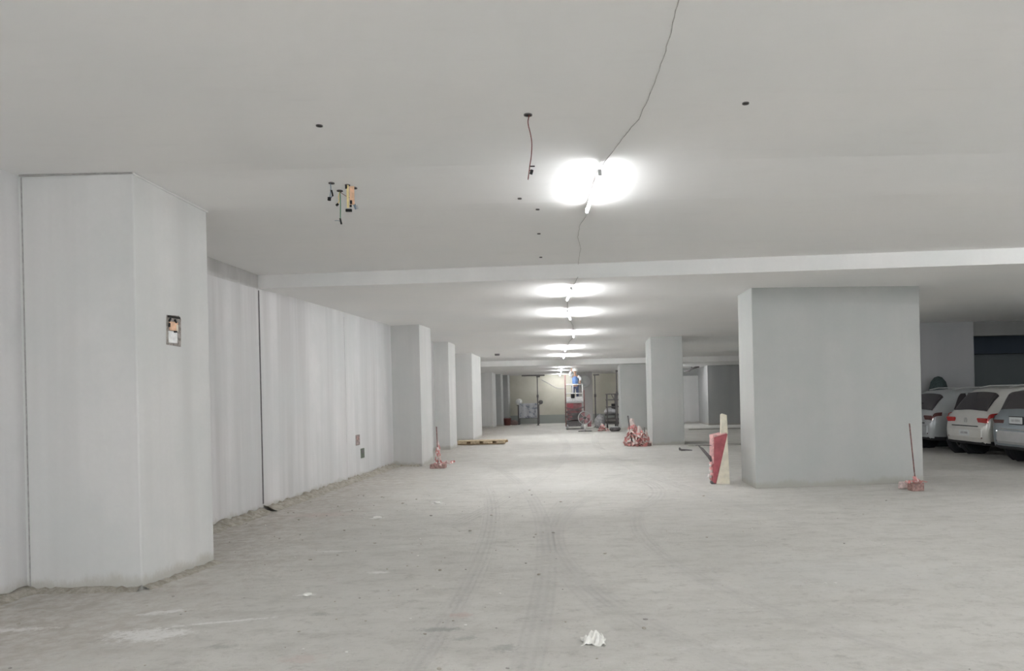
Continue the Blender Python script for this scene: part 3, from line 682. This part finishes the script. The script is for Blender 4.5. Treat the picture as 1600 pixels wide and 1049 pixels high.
for px, py, s in ((811, 632, .17), (845, 632, .12)):
    q = at(px, py, o.y+.3); tag(link('wrapped_roll', lathe(NB(), [(s*.4, -.3), (s, -.28), (s, .28), (s*.4, .3)], 'Y', 16), M_WHITE if px < 830 else M_DMETAL, smooth=True, loc=(q.x, o.y+.3, 1.147+s)),
        'white roll lying on one end of the far table' if px < 830 else 'dark roll lying on the table end beside the prop', 'roll')
o = on(793, 665); t_ = thing('paint_bucket', 'dull red bucket at the foot of the dark wall pillar', 'bucket', o)
link('bucket_body', lathe(NB(), [(.17, 0), (.22, .38), (.23, .38), (.23, .40), (.20, .40), (.15, .03)], seg=20), plain('dull_red', (0.22, 0.09, 0.08), .7), t_, True)
link('handle', tube(NB(), [(-.22, 0, .36), (-.15, -.1, .45), (0, -.14, .48), (.15, -.1, .45), (.22, 0, .36)], .008, 6), M_DMETAL, t_, True)
o = on(803, 664.5); tag(link('rubble_sack', blob(NB(), (0, 0, 0), (.28, .2, .16), .12, 3, 4), plain('dull_brown_sack', (.24, .17, .16), .9), loc=o, smooth=True), 'low brown sack beside the dull red bucket', 'sack')

# dim grey column and round duct behind the lift
a, b = at(903, 660, 41.0), at(927, 660, 41.0)
pillar('concrete_pillar', 'pinkish grey pillar standing behind the red lift near the back wall', [(a.x, 41.0), (b.x, 41.0), (b.x, 41.7), (a.x, 41.7)], CEIL3, plaster('plaster_dim', (0.45, 0.43, 0.42), 0.05))
p = at(913, 596, 40.7); tag(link('wall_duct', lathe(NB(), [(.2, .2), (.30, .2), (.34, -.02), (.30, -.05), (.24, .05)], 'Y', 24), M_GREYP, smooth=True, loc=(p.x+.02, 40.75, p.z)), 'round grey duct mouth on the pillar behind the worker', 'duct')

# scissor lift
o = on(895, 671.5); SL = o.y; kz = SL/FOC
def LX(px): return at(px, 640, SL).x-o.x
def LZ(py, px=897): return at(px, py, SL).z
t_ = thing('scissor_lift', 'dull red scissor lift carrying a worker near the back wall', 'lift', o)
x0, x1 = LX(884), LX(911); zd = LZ(629)
link('chassis', box(NB(), ((x0+x1)/2, 0.6, 0.27), (x1-x0, 1.2, 0.26)), M_DMETAL, t_, bevel=.03)
for x_ in (x0+.05, x1-.05):
    for y_ in (0.15, 1.05): link('wheel', lathe(NB(), [(.06, -.06), (.15, -.06), (.17, -.03), (.17, .03), (.15, .06), (.06, .06)], 'X', 18, (x_, y_, .17)), M_BLACK if y_ > 1 else M_GMETAL, t_, True)
link('red_housing', box(NB(), ((x0+x1)/2, 0.62, (zd+.4)/2+.02), (x1-x0-.12, 1.0, zd-.42)), M_REDD, t_, bevel=.03)
link('side_panel', box(NB(), (x0+.2, 0.08, zd-.18), (.32, .1, .30)), M_RED, t_, bevel=.01); link('grille', box(NB(), ((x0+x1)/2+.1, 0.1, .62), (.42, .06, .34)), M_DMETAL, t_, bevel=.02)
for i in range(3):
    z_ = .5+i*.22
    for s_ in (-1, 1): link('scissor_arm', box(NB(), ((x0+x1)/2, 0.04 if s_ > 0 else .0, z_), (.92, .03, .05), Matrix.Rotation(s_*.24, 3, 'Y')), M_DMETAL, t_)
link('platform', box(NB(), ((x0+x1)/2, 0.6, zd), (x1-x0+.06, 1.3, .07)), M_GMETAL, t_, bevel=.01)
zr = LZ(601); 
for x_ in (x0, (x0+x1)/2-.05, x1):
    for y_ in (0, 1.2): link('rail_post', tube(NB(), [(x_, y_, zd), (x_, y_, zr)], .022, 8), M_WHITE, t_, True)
for z_ in (zr, (zr+zd)/2):
    for y_ in (0, 1.2): link('guard_rail', tube(NB(), [(x0, y_, z_), (x1, y_, z_)], .024, 8), M_WHITE, t_, True)
    for x_ in (x0, x1): link('guard_rail', tube(NB(), [(x_, 0, z_), (x_, 1.2, z_)], .022, 8), M_WHITE, t_, True)
link('toe_board', box(NB(), ((x0+x1)/2, -.03, zd+.16), (x1-x0, .02, .22)), M_WHITE, t_); link('control_box', box(NB(), (x0+.35, -.06, zd+.30), (.18, .12, .2)), M_BLACK, t_, bevel=.02)
for px in (884, 913): link('mast', tube(NB(), [(LX(px), -.05, .15), (LX(px), -.05, LZ(586 if px < 900 else 610))], .028, 8), M_RUST, t_, True)

# worker on the lift
W0 = Vector((LX(899.5)+o.x, o.y+0.35, zd+.035))
t_ = thing('person', 'worker in a blue vest with pale sleeves standing on the lift, reaching to the ceiling', 'person', W0, 0.15)
SKIN = plain('skin', (.45, .28, .2), .6); M_SLV = plain('pale_sleeve', (.74, .74, .76), .8); M_VEST = plain('blue_vest', (.16, .27, .52), .8); M_PANT = plain('dark_blue_trousers', (.10, .12, .20), .9); M_HAT = plain('white_helmet', (.85, .84, .80), .35)
S = 0.86
def skin(name, J, E, mat, parent, root=0, sub=2):
    me = bpy.data.meshes.new(name); me.from_pydata([Vector(j[0])*S for j in J], E, []); me.materials.append(mat)
    ob = bpy.data.objects.new(name, me); C.objects.link(ob); ob.parent = parent
    m1 = ob.modifiers.new('skin', 'SKIN'); ob.modifiers.new('sub', 'SUBSURF').levels = sub; ob.modifiers['sub'].render_levels = sub
    m1.use_smooth_shade = True
    for i, j in enumerate(J):
        r_ = j[1] if isinstance(j[1], tuple) else (j[1], j[1]); me.skin_vertices[0].data[i].radius = (r_[0]*S, r_[1]*S)
    me.skin_vertices[0].data[root].use_root = True
    return ob
# body faces -Y.. stands with arms lifted to a fitting overhead
J = [((0, 0, .93), (.12, .09)), ((0, 0, 1.12), (.11, .08)), ((0, 0, 1.34), (.12, .09)), ((0, .0, 1.46), (.08, .07)), ((0, -.01, 1.53), .055), ((0, -.02, 1.60), (.07, .08)), ((0, -.02, 1.70), (.075, .09)),
     ((-.19, 0, 1.40), .06), ((-.30, -.08, 1.50), .045), ((-.22, -.16, 1.70), .036), ((-.20, -.18, 1.76), .028),
     ((.19, 0, 1.40), .06), ((.30, -.06, 1.28), .045), ((.26, -.2, 1.12), .036), ((.25, -.24, 1.06), .028),
     ((-.10, 0, .84), .08), ((-.11, -.02, .48), .055), ((-.11, .02, .10), .042), ((-.11, -.12, .04), .035),
     ((.10, 0, .84), .08), ((.12, -.02, .48), .055), ((.12, .02, .10), .042), ((.12, -.12, .04), .035)]
E = [(0, 1), (1, 2), (2, 3), (3, 4), (4, 5), (5, 6), (2, 7), (7, 8), (8, 9), (9, 10), (2, 11), (11, 12), (12, 13), (13, 14), (0, 15), (15, 16), (16, 17), (17, 18), (0, 19), (19, 20), (20, 21), (21, 22)]
body = skin('body', J, E, SKIN, t_)
skin('vest', [((0, 0, .90), (.175, .135)), ((0, 0, 1.12), (.165, .125)), ((0, 0, 1.33), (.19, .13)), ((0, 0, 1.43), (.12, .09))], [(0, 1), (1, 2), (2, 3)], M_VEST, t_)
skin('sleeve', [((-.15, 0, 1.40), .10), ((-.30, -.08, 1.50), .08), ((-.225, -.155, 1.69), .06)], [(0, 1), (1, 2)], M_SLV, t_)
skin('sleeve', [((.15, 0, 1.40), .10), ((.30, -.06, 1.28), .08), ((.26, -.19, 1.14), .06)], [(0, 1), (1, 2)], M_SLV, t_)
skin('trousers', [((0, 0, .92), (.165, .125)), ((-.10, 0, .82), .11), ((-.11, -.02, .48), .08), ((-.11, .02, .12), .065), ((.10, 0, .82), .11), ((.12, -.02, .48), .08), ((.12, .02, .12), .065)], [(0, 1), (1, 2), (2, 3), (0, 4), (4, 5), (5, 6)], M_PANT, t_)
for s_ in (-1, 1): skin('boot', [((s_*.115, .05, .05), (.05, .05)), ((s_*.115, -.06, .045), (.05, .042)), ((s_*.115, -.16, .04), (.04, .035))], [(0, 1), (1, 2)], M_DMETAL, t_)
link('helmet', lathe(NB(), [(.145, 0), (.135, .01), (.125, .02), (.115, .07), (.08, .115), (.03, .13)], seg=20, c=(0, -.02*S, 1.70*S)), M_HAT, t_, True)
for s_, p0 in ((-1, Vector((-.20, -.18, 1.76))), (1, Vector((.25, -.24, 1.06)))):
    for f_ in range(5):
        dx_ = (f_-2)*.016; up = 1 if s_ < 0 else -1
        if f_ == 4: pts = [p0+Vector((-.03*s_*-1, 0, 0)), p0+Vector((.05*s_*-1, -.02, .03*up)), p0+Vector((.055*s_*-1, -.04, .055*up))]
        else: pts = [p0+Vector((dx_, 0, 0)), p0+Vector((dx_*1.3, -.01, .05*up)), p0+Vector((dx_*1.3, -.035, (.085-.006*abs(f_-1))*up))]
        link('finger', tube(NB(), [q*S for q in pts], .0085, 6), SKIN, body, True)
for nm, q, r_ in (('eye', (-.03, -.105, 1.665), .011), ('eye', (.03, -.105, 1.665), .011), ('nose', (0, -.115, 1.64), .014), ('mouth', (0, -.105, 1.60), .016), ('ear', (-.078, -.02, 1.65), .02), ('ear', (.078, -.02, 1.65), .02)):
    link(nm, blob(NB(), Vector(q)*S, (r_, r_*.7, r_*(.5 if nm == 'mouth' else 1.1)), 0, 2, 0, False), M_BLACK if nm == 'eye' else (M_REDD if nm == 'mouth' else SKIN), body, True)

# loose white cable swinging across to the lift
P0, P1 = at(858, 600, 38.0), at(884, 606, SL)
pts = [P0.lerp(P1, i/10)+Vector((0, 0, -.12*math.sin(PI*i/10))) for i in range(11)]
pts = [at(846, 594, 39)] + pts
c_ = pts[5].copy(); tag(link('hanging_cable', tube(NB(), [q-c_ for q in pts], .018, 6), M_WHITE, smooth=True, loc=c_), 'white cable swinging from the wall side down to the lift rails', 'cable')

# drum fan in front of the lift
o = on(914, 674.5); t_ = thing('floor_fan', 'round drum fan on a stand in front of the red lift', 'fan', o, 0.1)
zc = at(914, 653, o.y).z; R_ = .27
link('drum_ring', lathe(NB(), [(R_, -.1), (R_+.025, -.1), (R_+.03, 0), (R_+.025, .1), (R_, .1)], 'Y', 32, (0, 0, zc), closed=True), M_GMETAL, t_, True)
for i in range(4):
    a_ = i*PI/2+.4; bm = NB()
    prism(bm, [(.05, -.03), (.24, -.10), (.25, .06), (.05, .03)], -.006, .006, lambda a, b, d: Vector((math.cos(a_)*a-math.sin(a_)*b, d+b*.35, zc+math.sin(a_)*a+math.cos(a_)*b))); link('blade', bm, M_REDD, t_)
link('hub', lathe(NB(), [(.03, -.07), (.07, -.05), (.07, .06)], 'Y', 16, (0, 0, zc)), M_DMETAL, t_, True)
bm = NB()
for r_ in (.09, .15, .21): tube(bm, [(r_*math.cos(a*PI/12), -.11, zc+r_*math.sin(a*PI/12)) for a in range(25)], .004, 5, False)
for i in range(8): tube(bm, [(.05*math.cos(i*PI/4), -.11, zc+.05*math.sin(i*PI/4)), (R_*math.cos(i*PI/4), -.105, zc+R_*math.sin(i*PI/4))], .004, 5)
link('grille', bm, M_GMETAL, t_); link('stand_post', tube(NB(), [(0, 0, .03), (0, 0, zc-R_)], .035, 10), M_WHITE, t_, True)
link('foot_bar', tube(NB(), [(-.30, -.05, .02), (.30, -.05, .02)], .022, 8), M_DMETAL, t_, True); link('foot_bar', tube(NB(), [(0, -.2, .02), (0, .25, .02)], .022, 8), M_DMETAL, t_, True)

# rack of sacks
o = on(957, 669); RK = o.y; t_ = thing('steel_rack', 'rusty dark steel rack holding sacks beside the grey pillar', 'rack', o)
xa, xb = at(949, 640, RK).x-o.x, at(969, 640, RK).x-o.x; zt_ = at(957, 616, RK).z
for x_ in (xa, (xa+xb)/2+.1, xb):
    for y_ in (0, .7): link('upright', tube(NB(), [(x_, y_, 0), (x_, y_, zt_-(0 if x_ < xb else .05))], .025, 8), M_DMETAL, t_, True)
for z_ in (zt_, zt_-.28, zt_-.62, .42, .2):
    for y_ in (0, .7): link('cross_bar', tube(NB(), [(xa-.05, y_, z_), (xb+.05, y_, z_)], .024, 8), M_DMETAL, t_, True)
link('brace', tube(NB(), [(xa+.2, 0, zt_), (xb-.1, 0, zt_-.62)], .022, 8), M_DMETAL, t_, True)
link('shelf', box(NB(), ((xa+xb)/2, .35, .62), (xb-xa+.2, .75, .03)), M_DMETAL, t_); link('shelf', box(NB(), ((xa+xb)/2, .35, .25), (xb-xa+.2, .75, .03)), M_DMETAL, t_)
for i, (dx_, z_, s, m_, l) in enumerate(((-.05, .637, (.32, .3, .2), M_BAG, 'big grey sack lying on the upper shelf of the steel rack'), (.0, .268, (.34, .3, .13), plain('brown_sack', (.3, .27, .26), .9), 'flat brown sack on the lower shelf of the steel rack'))):
    tag(link('cement_sack', blob(NB(), (0, 0, 0), s, .1, 3, 30+i), m_, loc=(o.x+dx_, o.y+.33, z_), smooth=True), l, 'sack')
p = o+Vector((.1, .28, .87+.05)); tag(link('tool_case', box(NB(), (0, 0, 0.09), (.24, .2, .26)), M_BLACK, loc=(p.x, p.y, .95), bevel=.02), 'small black case resting on top of the big grey sack', 'case')
q = on(944, 669); tag(link('plastic_bag', blob(NB(), (0, 0, 0), (.26, .25, .38), .14, 3, 41), M_BAG, loc=(q.x-.17, q.y+.25, 0), smooth=True), 'slumped pale grey bag beside the steel rack', 'bag')
q = on(961, 674.5); t_ = thing('rubble_sack', 'dark sack with a pale top in front of the steel rack', 'sack', q)
link('sack_body', blob(NB(), (0, 0, 0), (.24, .2, .13), .08, 3, 44), M_DBAG, t_, True); link('sack_top', blob(NB(), (-.01, 0, .13), (.2, .16, .06), .1, 3, 45), M_BAG, t_, True)
q = on(941, 674); t_ = thing('caution_tape', 'low heap of red and white tape before the grey bag', 'tape', q); drape(t_, .34, .22, 12, 0.01, 51, 'tape_coil', .07, (1, .6)); ob = link('tape_strand', (lambda b: (ribbon(b, [(.1, 0, .1), (.2, -.05, .12), (.3, 0, .03), (.36, 0, .01)], .06), b)[1])(NB()), [M_TAPER, M_TAPEW], t_); solid(ob)
q = on(921, 667); tag(link('gas_bottle', lathe(NB(), [(.08, 0), (.10, .03), (.10, .5), (.07, .6), (.03, .64), (.03, .70)], seg=20), M_REDD, smooth=True, loc=q), 'dull red gas bottle standing behind the drum fan', 'bottle')

# dark things at the ceiling of the side bay
p = at(1080, 577, 37.2); t_ = thing('hanging_conduit', 'dark bent conduit hanging under the slab in the side bay', 'conduit', p)
link('conduit_pipe', tube(NB(), [(-.35, 0, -.12), (-.1, 0, -.08), (.02, 0, .02), (.4, 0, .12)], .05, 8), M_DMETAL, t_, True)
link('bracket', box(NB(), (.02, 0, .08), (.06, .06, .22)), M_DMETAL, t_)
o = on(1071, 697); tag(link('thin_cylinder', tube(NB(), [(0, 0, 0), (-.02, 0, 1.9)], .018, 8), M_DMETAL, smooth=True, loc=(3.43, 23.9, 0)), 'thin dark pipe standing against the freestanding pillar edge', 'cylinder')  # thin dark upright along the pillar edge

# ------------------------------------------------------------------ parked cars
def interp(st, x, k_):
    if x <= st[0][0]: return st[0][k_]
    for a, b in zip(st, st[1:]):
        if x <= b[0]:
            f = (x-a[0])/(b[0]-a[0]); return a[k_]+(b[k_]-a[k_])*f
    return st[-1][k_]
def ring(st, x):
    zb, be, tp, wd, wr = (interp(st, x, k_) for k_ in range(1, 6))
    h = be-zb
    half = [(0, zb), (wd*.82, zb), (wd*.95, zb+h*.14), (wd*.99, zb+h*.45), (wd, zb+h*.72), (wd*.965, be), (wd*.93, be+(tp-be)*.08), (wr*1.02+(wd-wr)*.12, be+(tp-be)*.72), (wr*.9, be+(tp-be)*.94), (wr*.6, tp), (0, tp+.015)]
    return half+[(-y, z_) for y, z_ in half[-2:0:-1]]
def cr(pts, t_):
    n = len(pts); i = int(math.floor(t_)); f = t_-i; p0, p1, p2, p3 = (Vector(pts[(i+k_) % n]) for k_ in (-1, 0, 1, 2))
    return 0.5*((2*p1)+(p2-p0)*f+(2*p0-5*p1+4*p2-p3)*f*f+(3*p1-p0-3*p2+p3)*f**3)
def surf(st, x, t_):
    q = cr(ring(st, x), t_); return Vector((x, q.x, q.y))
def patch(st, fx0, fx1, t0, t1, off, nx=10, nt=8, thick=True):
    bm = NB(); g = []
    for j in range(nt+1):
        tt = t0+(t1-t0)*j/nt; f = j/nt; r = []
        for i in range(nx+1):
            x = fx0(f)+(fx1(f)-fx0(f))*i/nx
            p = surf(st, x, tt); dx_ = surf(st, x+.01, tt)-surf(st, x-.01, tt); dt = surf(st, x, tt+.03)-surf(st, x, tt-.03)
            n = dx_.cross(dt); n = n.normalized() if n.length > 1e-9 else Vector((0, 0, 1))
            if n.dot(p-Vector((2.2, 0, .8))) < 0: n = -n
            r.append(bm.verts.new(p+n*off))
        g.append(r)
    for a, b in zip(g, g[1:]):
        for i in range(nx): bm.faces.new((a[i], a[i+1], b[i+1], b[i]))
    return bm
def paint(name, c, rough=0.28):
    t = NT(name, rough, 0.35); t.col(t.mix(t.ramp(t.noise(3), .3, .7, 0, .3), c, tuple(x*.8 for x in c))); t.b.inputs['Coat Weight'].default_value = .4; return t.m
M_GLASS = NT('tinted_glass', .08); M_GLASS.col((.035, .03, .035)); M_GLASS.b.inputs['Specular IOR Level'].default_value = .8; M_GLASS = M_GLASS.m
M_LAMP = NT('tail_lamp_red', .12); M_LAMP.col((.42, .02, .02)); M_LAMP.b.inputs['Specular IOR Level'].default_value = .9; M_LAMP = M_LAMP.m
M_LAMPD = NT('tail_lamp_dark', .12); M_LAMPD.col((.10, .03, .03)); M_LAMPD.b.inputs['Specular IOR Level'].default_value = .9; M_LAMPD = M_LAMPD.m
M_TYRE = plain('tyre_rubber', (.016, .018, .02), .85); M_ALLOY = plain('alloy', (.5, .5, .5), .3, .8); M_TRIM = plain('black_trim', (.025, .025, .028), .6); M_CHROME = plain('chrome', (.8, .8, .8), .15, 1.0, .02)
M_PLATE = plain('number_plate_white', (.62, .64, .64), .4, 0, .04)
# stations: x, bottom, belt, top, half width, roof half width
SUV = [(0, .40, .78, .80, .80, .60), (.03, .36, .80, .84, .86, .62), (.06, .34, .93, .95, .88, .64), (.10, .33, 1.02, 1.06, .895, .68), (.16, .32, 1.04, 1.16, .90, .68), (.34, .31, 1.05, 1.42, .905, .66), (.46, .31, 1.05, 1.56, .91, .66),
       (.60, .30, 1.05, 1.635, .91, .66), (1.2, .30, 1.04, 1.68, .91, .67), (2.0, .30, 1.02, 1.67, .91, .67), (2.6, .30, 1.0, 1.60, .91, .66), (3.0, .30, 1.0, 1.36, .91, .66), (3.35, .30, .99, 1.08, .90, .70), (3.8, .30, .93, 1.02, .89, .68), (4.2, .32, .84, .92, .85, .62), (4.38, .36, .70, .76, .76, .55), (4.43, .42, .60, .64, .66, .45)]
HAT = [(x, a, b*.97, c*.97 if c > 1.1 else c*.98, d, e) for x, a, b, c, d, e in SUV]
def car(name, label, loc, head, col, st, lamp, dark=False, plate_z=.60, upright=False, scale=1.0):
    r = thing(name, label, 'car', loc, head); r.scale = (scale,)*3
    if upright: st = [(x*.55 if x < .5 else x, *q) for x, *q in st]
    xs = sorted(set([s_[0] for s_ in st]+[i*.12 for i in range(37)])); bm = NB(); g = []; N = 60; nr = 20
    for x in xs: g.append([bm.verts.new(surf(st, x, nr*k_/N)) for k_ in range(N)])
    for a, b in zip(g, g[1:]):
        for k_ in range(N):
            f = bm.faces.new((a[k_], a[(k_+1) % N], b[(k_+1) % N], b[k_]))
            if sum(v.co.z for v in f.verts)/4 < .40: f.material_index = 1
    for q in (g[0], g[-1]): bm.faces.new(q)
    link('body', bm, [paint(name+'_paint', col), M_TRIM], r, True)
    # glass: tailgate, windscreen, sides
    xr0, xr1 = (.13, .45) if not upright else (.09, .27)
    link('rear_window', patch(st, lambda f: xr0+.01, lambda f: xr1, 7.3, 12.7, .008, 8, 20), M_GLASS, r, True)
    link('windscreen', patch(st, lambda f: 2.72, lambda f: 3.26, 7.3, 12.7, .008, 8, 20), M_GLASS, r, True)
    for t0, t1 in ((6.15, 7.3), (13.85, 12.7)):
        for xa_, xb_, sa, sb in ((.62, 1.02, .28, .0), (1.08, 1.92, .0, .0), (1.98, 2.95, 0, -.42)):
            link('side_window', patch(st, lambda f: xa_+sa*f, lambda f: xb_+sb*f, t0, t1, .007), M_GLASS, r, True)
        s_ = 1 if t0 < 10 else -1; ta, tb = (4.6, 5.9) if s_ > 0 else (15.4, 14.1)
        tl_ = link('tail_light', patch(st, lambda f: .045, lambda f: .30-.05*abs(f-.5), ta, tb, .014), lamp, r, True)
        bm = NB(); box(bm, (.045, s_*.66, .90), (.05, .36, .13), Matrix.Rotation(-.35, 3, 'Y')); link('tail_light', bm, lamp, r, bevel=.02)
        link('bumper_reflector', box(NB(), (-.004, s_*.62, .50), (.02, .18, .035)), M_LAMPD, r, bevel=.006)
        link('door_mirror', blob(NB(), (2.75, s_*.955, 1.08), (.08, .08, .08), 0, 3, 0, False), M_TRIM, r, True)
        link('roof_rail', tube(NB(), [(.75, s_*.60, 1.66*st[8][3]/1.68), (1.0, s_*.61, 1.71*st[8][3]/1.68), (2.3, s_*.61, 1.70*st[8][3]/1.68), (2.55, s_*.60, 1.64*st[8][3]/1.68)], .016, 8), M_GMETAL, r, True)
        link('door_handle', box(NB(), (1.2, s_*.915, .90), (.18, .03, .03)), M_CHROME, r, bevel=.008)
        for x_ in (.80, 3.50):
            link('wheel_arch', lathe(NB(), [(.415, -.01), (.415, .012), (.30, .016)], 'Y', 32, (x_, s_*.905, .36)), M_TRIM, r, True)
            wh = link('wheel', lathe(NB(), [(.20, -.11), (.31, -.11), (.335, -.08), (.34, 0), (.335, .08), (.31, .11), (.20, .11)], 'Y', 36, (x_, s_*.86, .34)), M_TYRE, r, True)
            bm = NB(); yy = s_*.975
            lathe(bm, [(.205, -.01), (.225, -.01), (.225, .012), (.205, .012)], 'Y', 36, (x_, yy, .34), closed=True); lathe(bm, [(.02, -.012), (.05, 0), (.045, .012)], 'Y', 12, (x_, yy, .34))
            for i in range(5):
                a_ = i*2*PI/5+.3; box(bm, (x_+.12*math.cos(a_), yy, .34+.12*math.sin(a_)), (.2, .02, .045), Matrix.Rotation(-a_, 3, 'Y'))
            link('alloy_rim', bm, M_ALLOY, wh)
    link('tailgate_strip', box(NB(), (.0, 0, .765), (.03, 1.1, .02)), M_TRIM if not dark else M_CHROME, r, bevel=.004)
    pf = link('number_plate', box(NB(), (-.012, 0, plate_z), (.02, .44, .14)), M_PLATE, r, bevel=.004)
    link('plate_frame', box(NB(), (-.006, 0, plate_z), (.02, .48, .175)), M_TRIM, pf, bevel=.004)
    link('plate_lettering', box(NB(), (-.024, -.0, plate_z), (.002, .30, .05)), M_BAG, pf)
    link('rear_bumper', prism(NB(), [(-.02, .42), (-.05, .50), (-.05, .68), (-.01, .76), (.10, .76), (.10, .42)], -.70, .70, lambda a, b, d: Vector((a+.03, d, b))), bpy.data.materials[name+'_paint'] if not dark else M_GMETAL, r, bevel=.03)
    # round badge: a ring with a plain chevron
    bd = lathe(NB(), [(.050, -.006), (.062, -.006), (.062, .006), (.050, .006)], 'X', 24, (.03, 0, .90), closed=True)
    for s_ in (-1, 1): box(bd, (.028, s_*.018, .90), (.008, .012, .085), Matrix.Rotation(s_*.35, 3, 'X'))
    link('badge', bd, M_CHROME, r)
    link('rear_wiper', box(NB(), (.24, .12, 1.26), (.02, .34, .02), Matrix.Rotation(-.9, 3, 'Y')), M_BLACK, r)
    return r
def hd(deg): return PI/2-math.radians(deg)          # heading: degrees from straight ahead towards the parking side
def place(rear_px, Y, head): return Vector((at(rear_px, 650, Y).x, Y, 0))
car('hatchback_car', 'silver hatchback parked deepest, partly hidden behind the wide grey pillar', place(1428, 19.1, 0), hd(88), (.42, .44, .45), HAT, M_LAMPD, scale=.97)
car('suv_car', 'white sport utility car with a bright red tail lamp, middle of the parked cars', place(1507, 17.05, 0), hd(88), (.66, .65, .62), SUV, M_LAMP, scale=.96)
car('suv_car', 'grey sport utility car with a white number plate, beside the white one', place(1588, 15.0, 0), hd(88), (.22, .25, .27), SUV, M_LAMPD, True, .96, True, scale=.96)
# dark hump against the wall behind the silver car
p = at(1466, 600, WY-.3); tag(link('covered_drum', lathe(NB(), [(.25, 0), (.27, .9), (.27, 1.3), (.25, 1.55), (.19, 1.78), (.1, 1.9), (.02, 1.93)], seg=24), plain('dark_tarpaulin', (.05, .07, .07), .9), smooth=True, loc=(p.x, p.y, 0)), 'dark rounded covered drum standing behind the silver hatchback', 'drum')

# ------------------------------------------------------------------ groups of repeats
GROUPS = {'light': 'bare tube lights under the ceiling', 'junction box': 'junction boxes in the ceiling', 'pillar': 'concrete pillars of the garage', 'post': 'rod posts with striped tape',
          'tape': 'heaps of striped tape', 'cable': 'loose cables along the ceiling', 'car': 'parked cars', 'prop': 'steel shoring props', 'sack': 'sacks at the far end', 'wiring box': 'open wiring boxes in the walls', 'roll': 'rolls on the far table'}
for ob in C.objects:
    if ob.parent is None and ob.get('category') in GROUPS: ob['group'] = GROUPS[ob['category']]
for ob in C.objects:
    if ob.name.startswith('plaster_lump'): ob['group'] = 'plaster lumps on the floor'
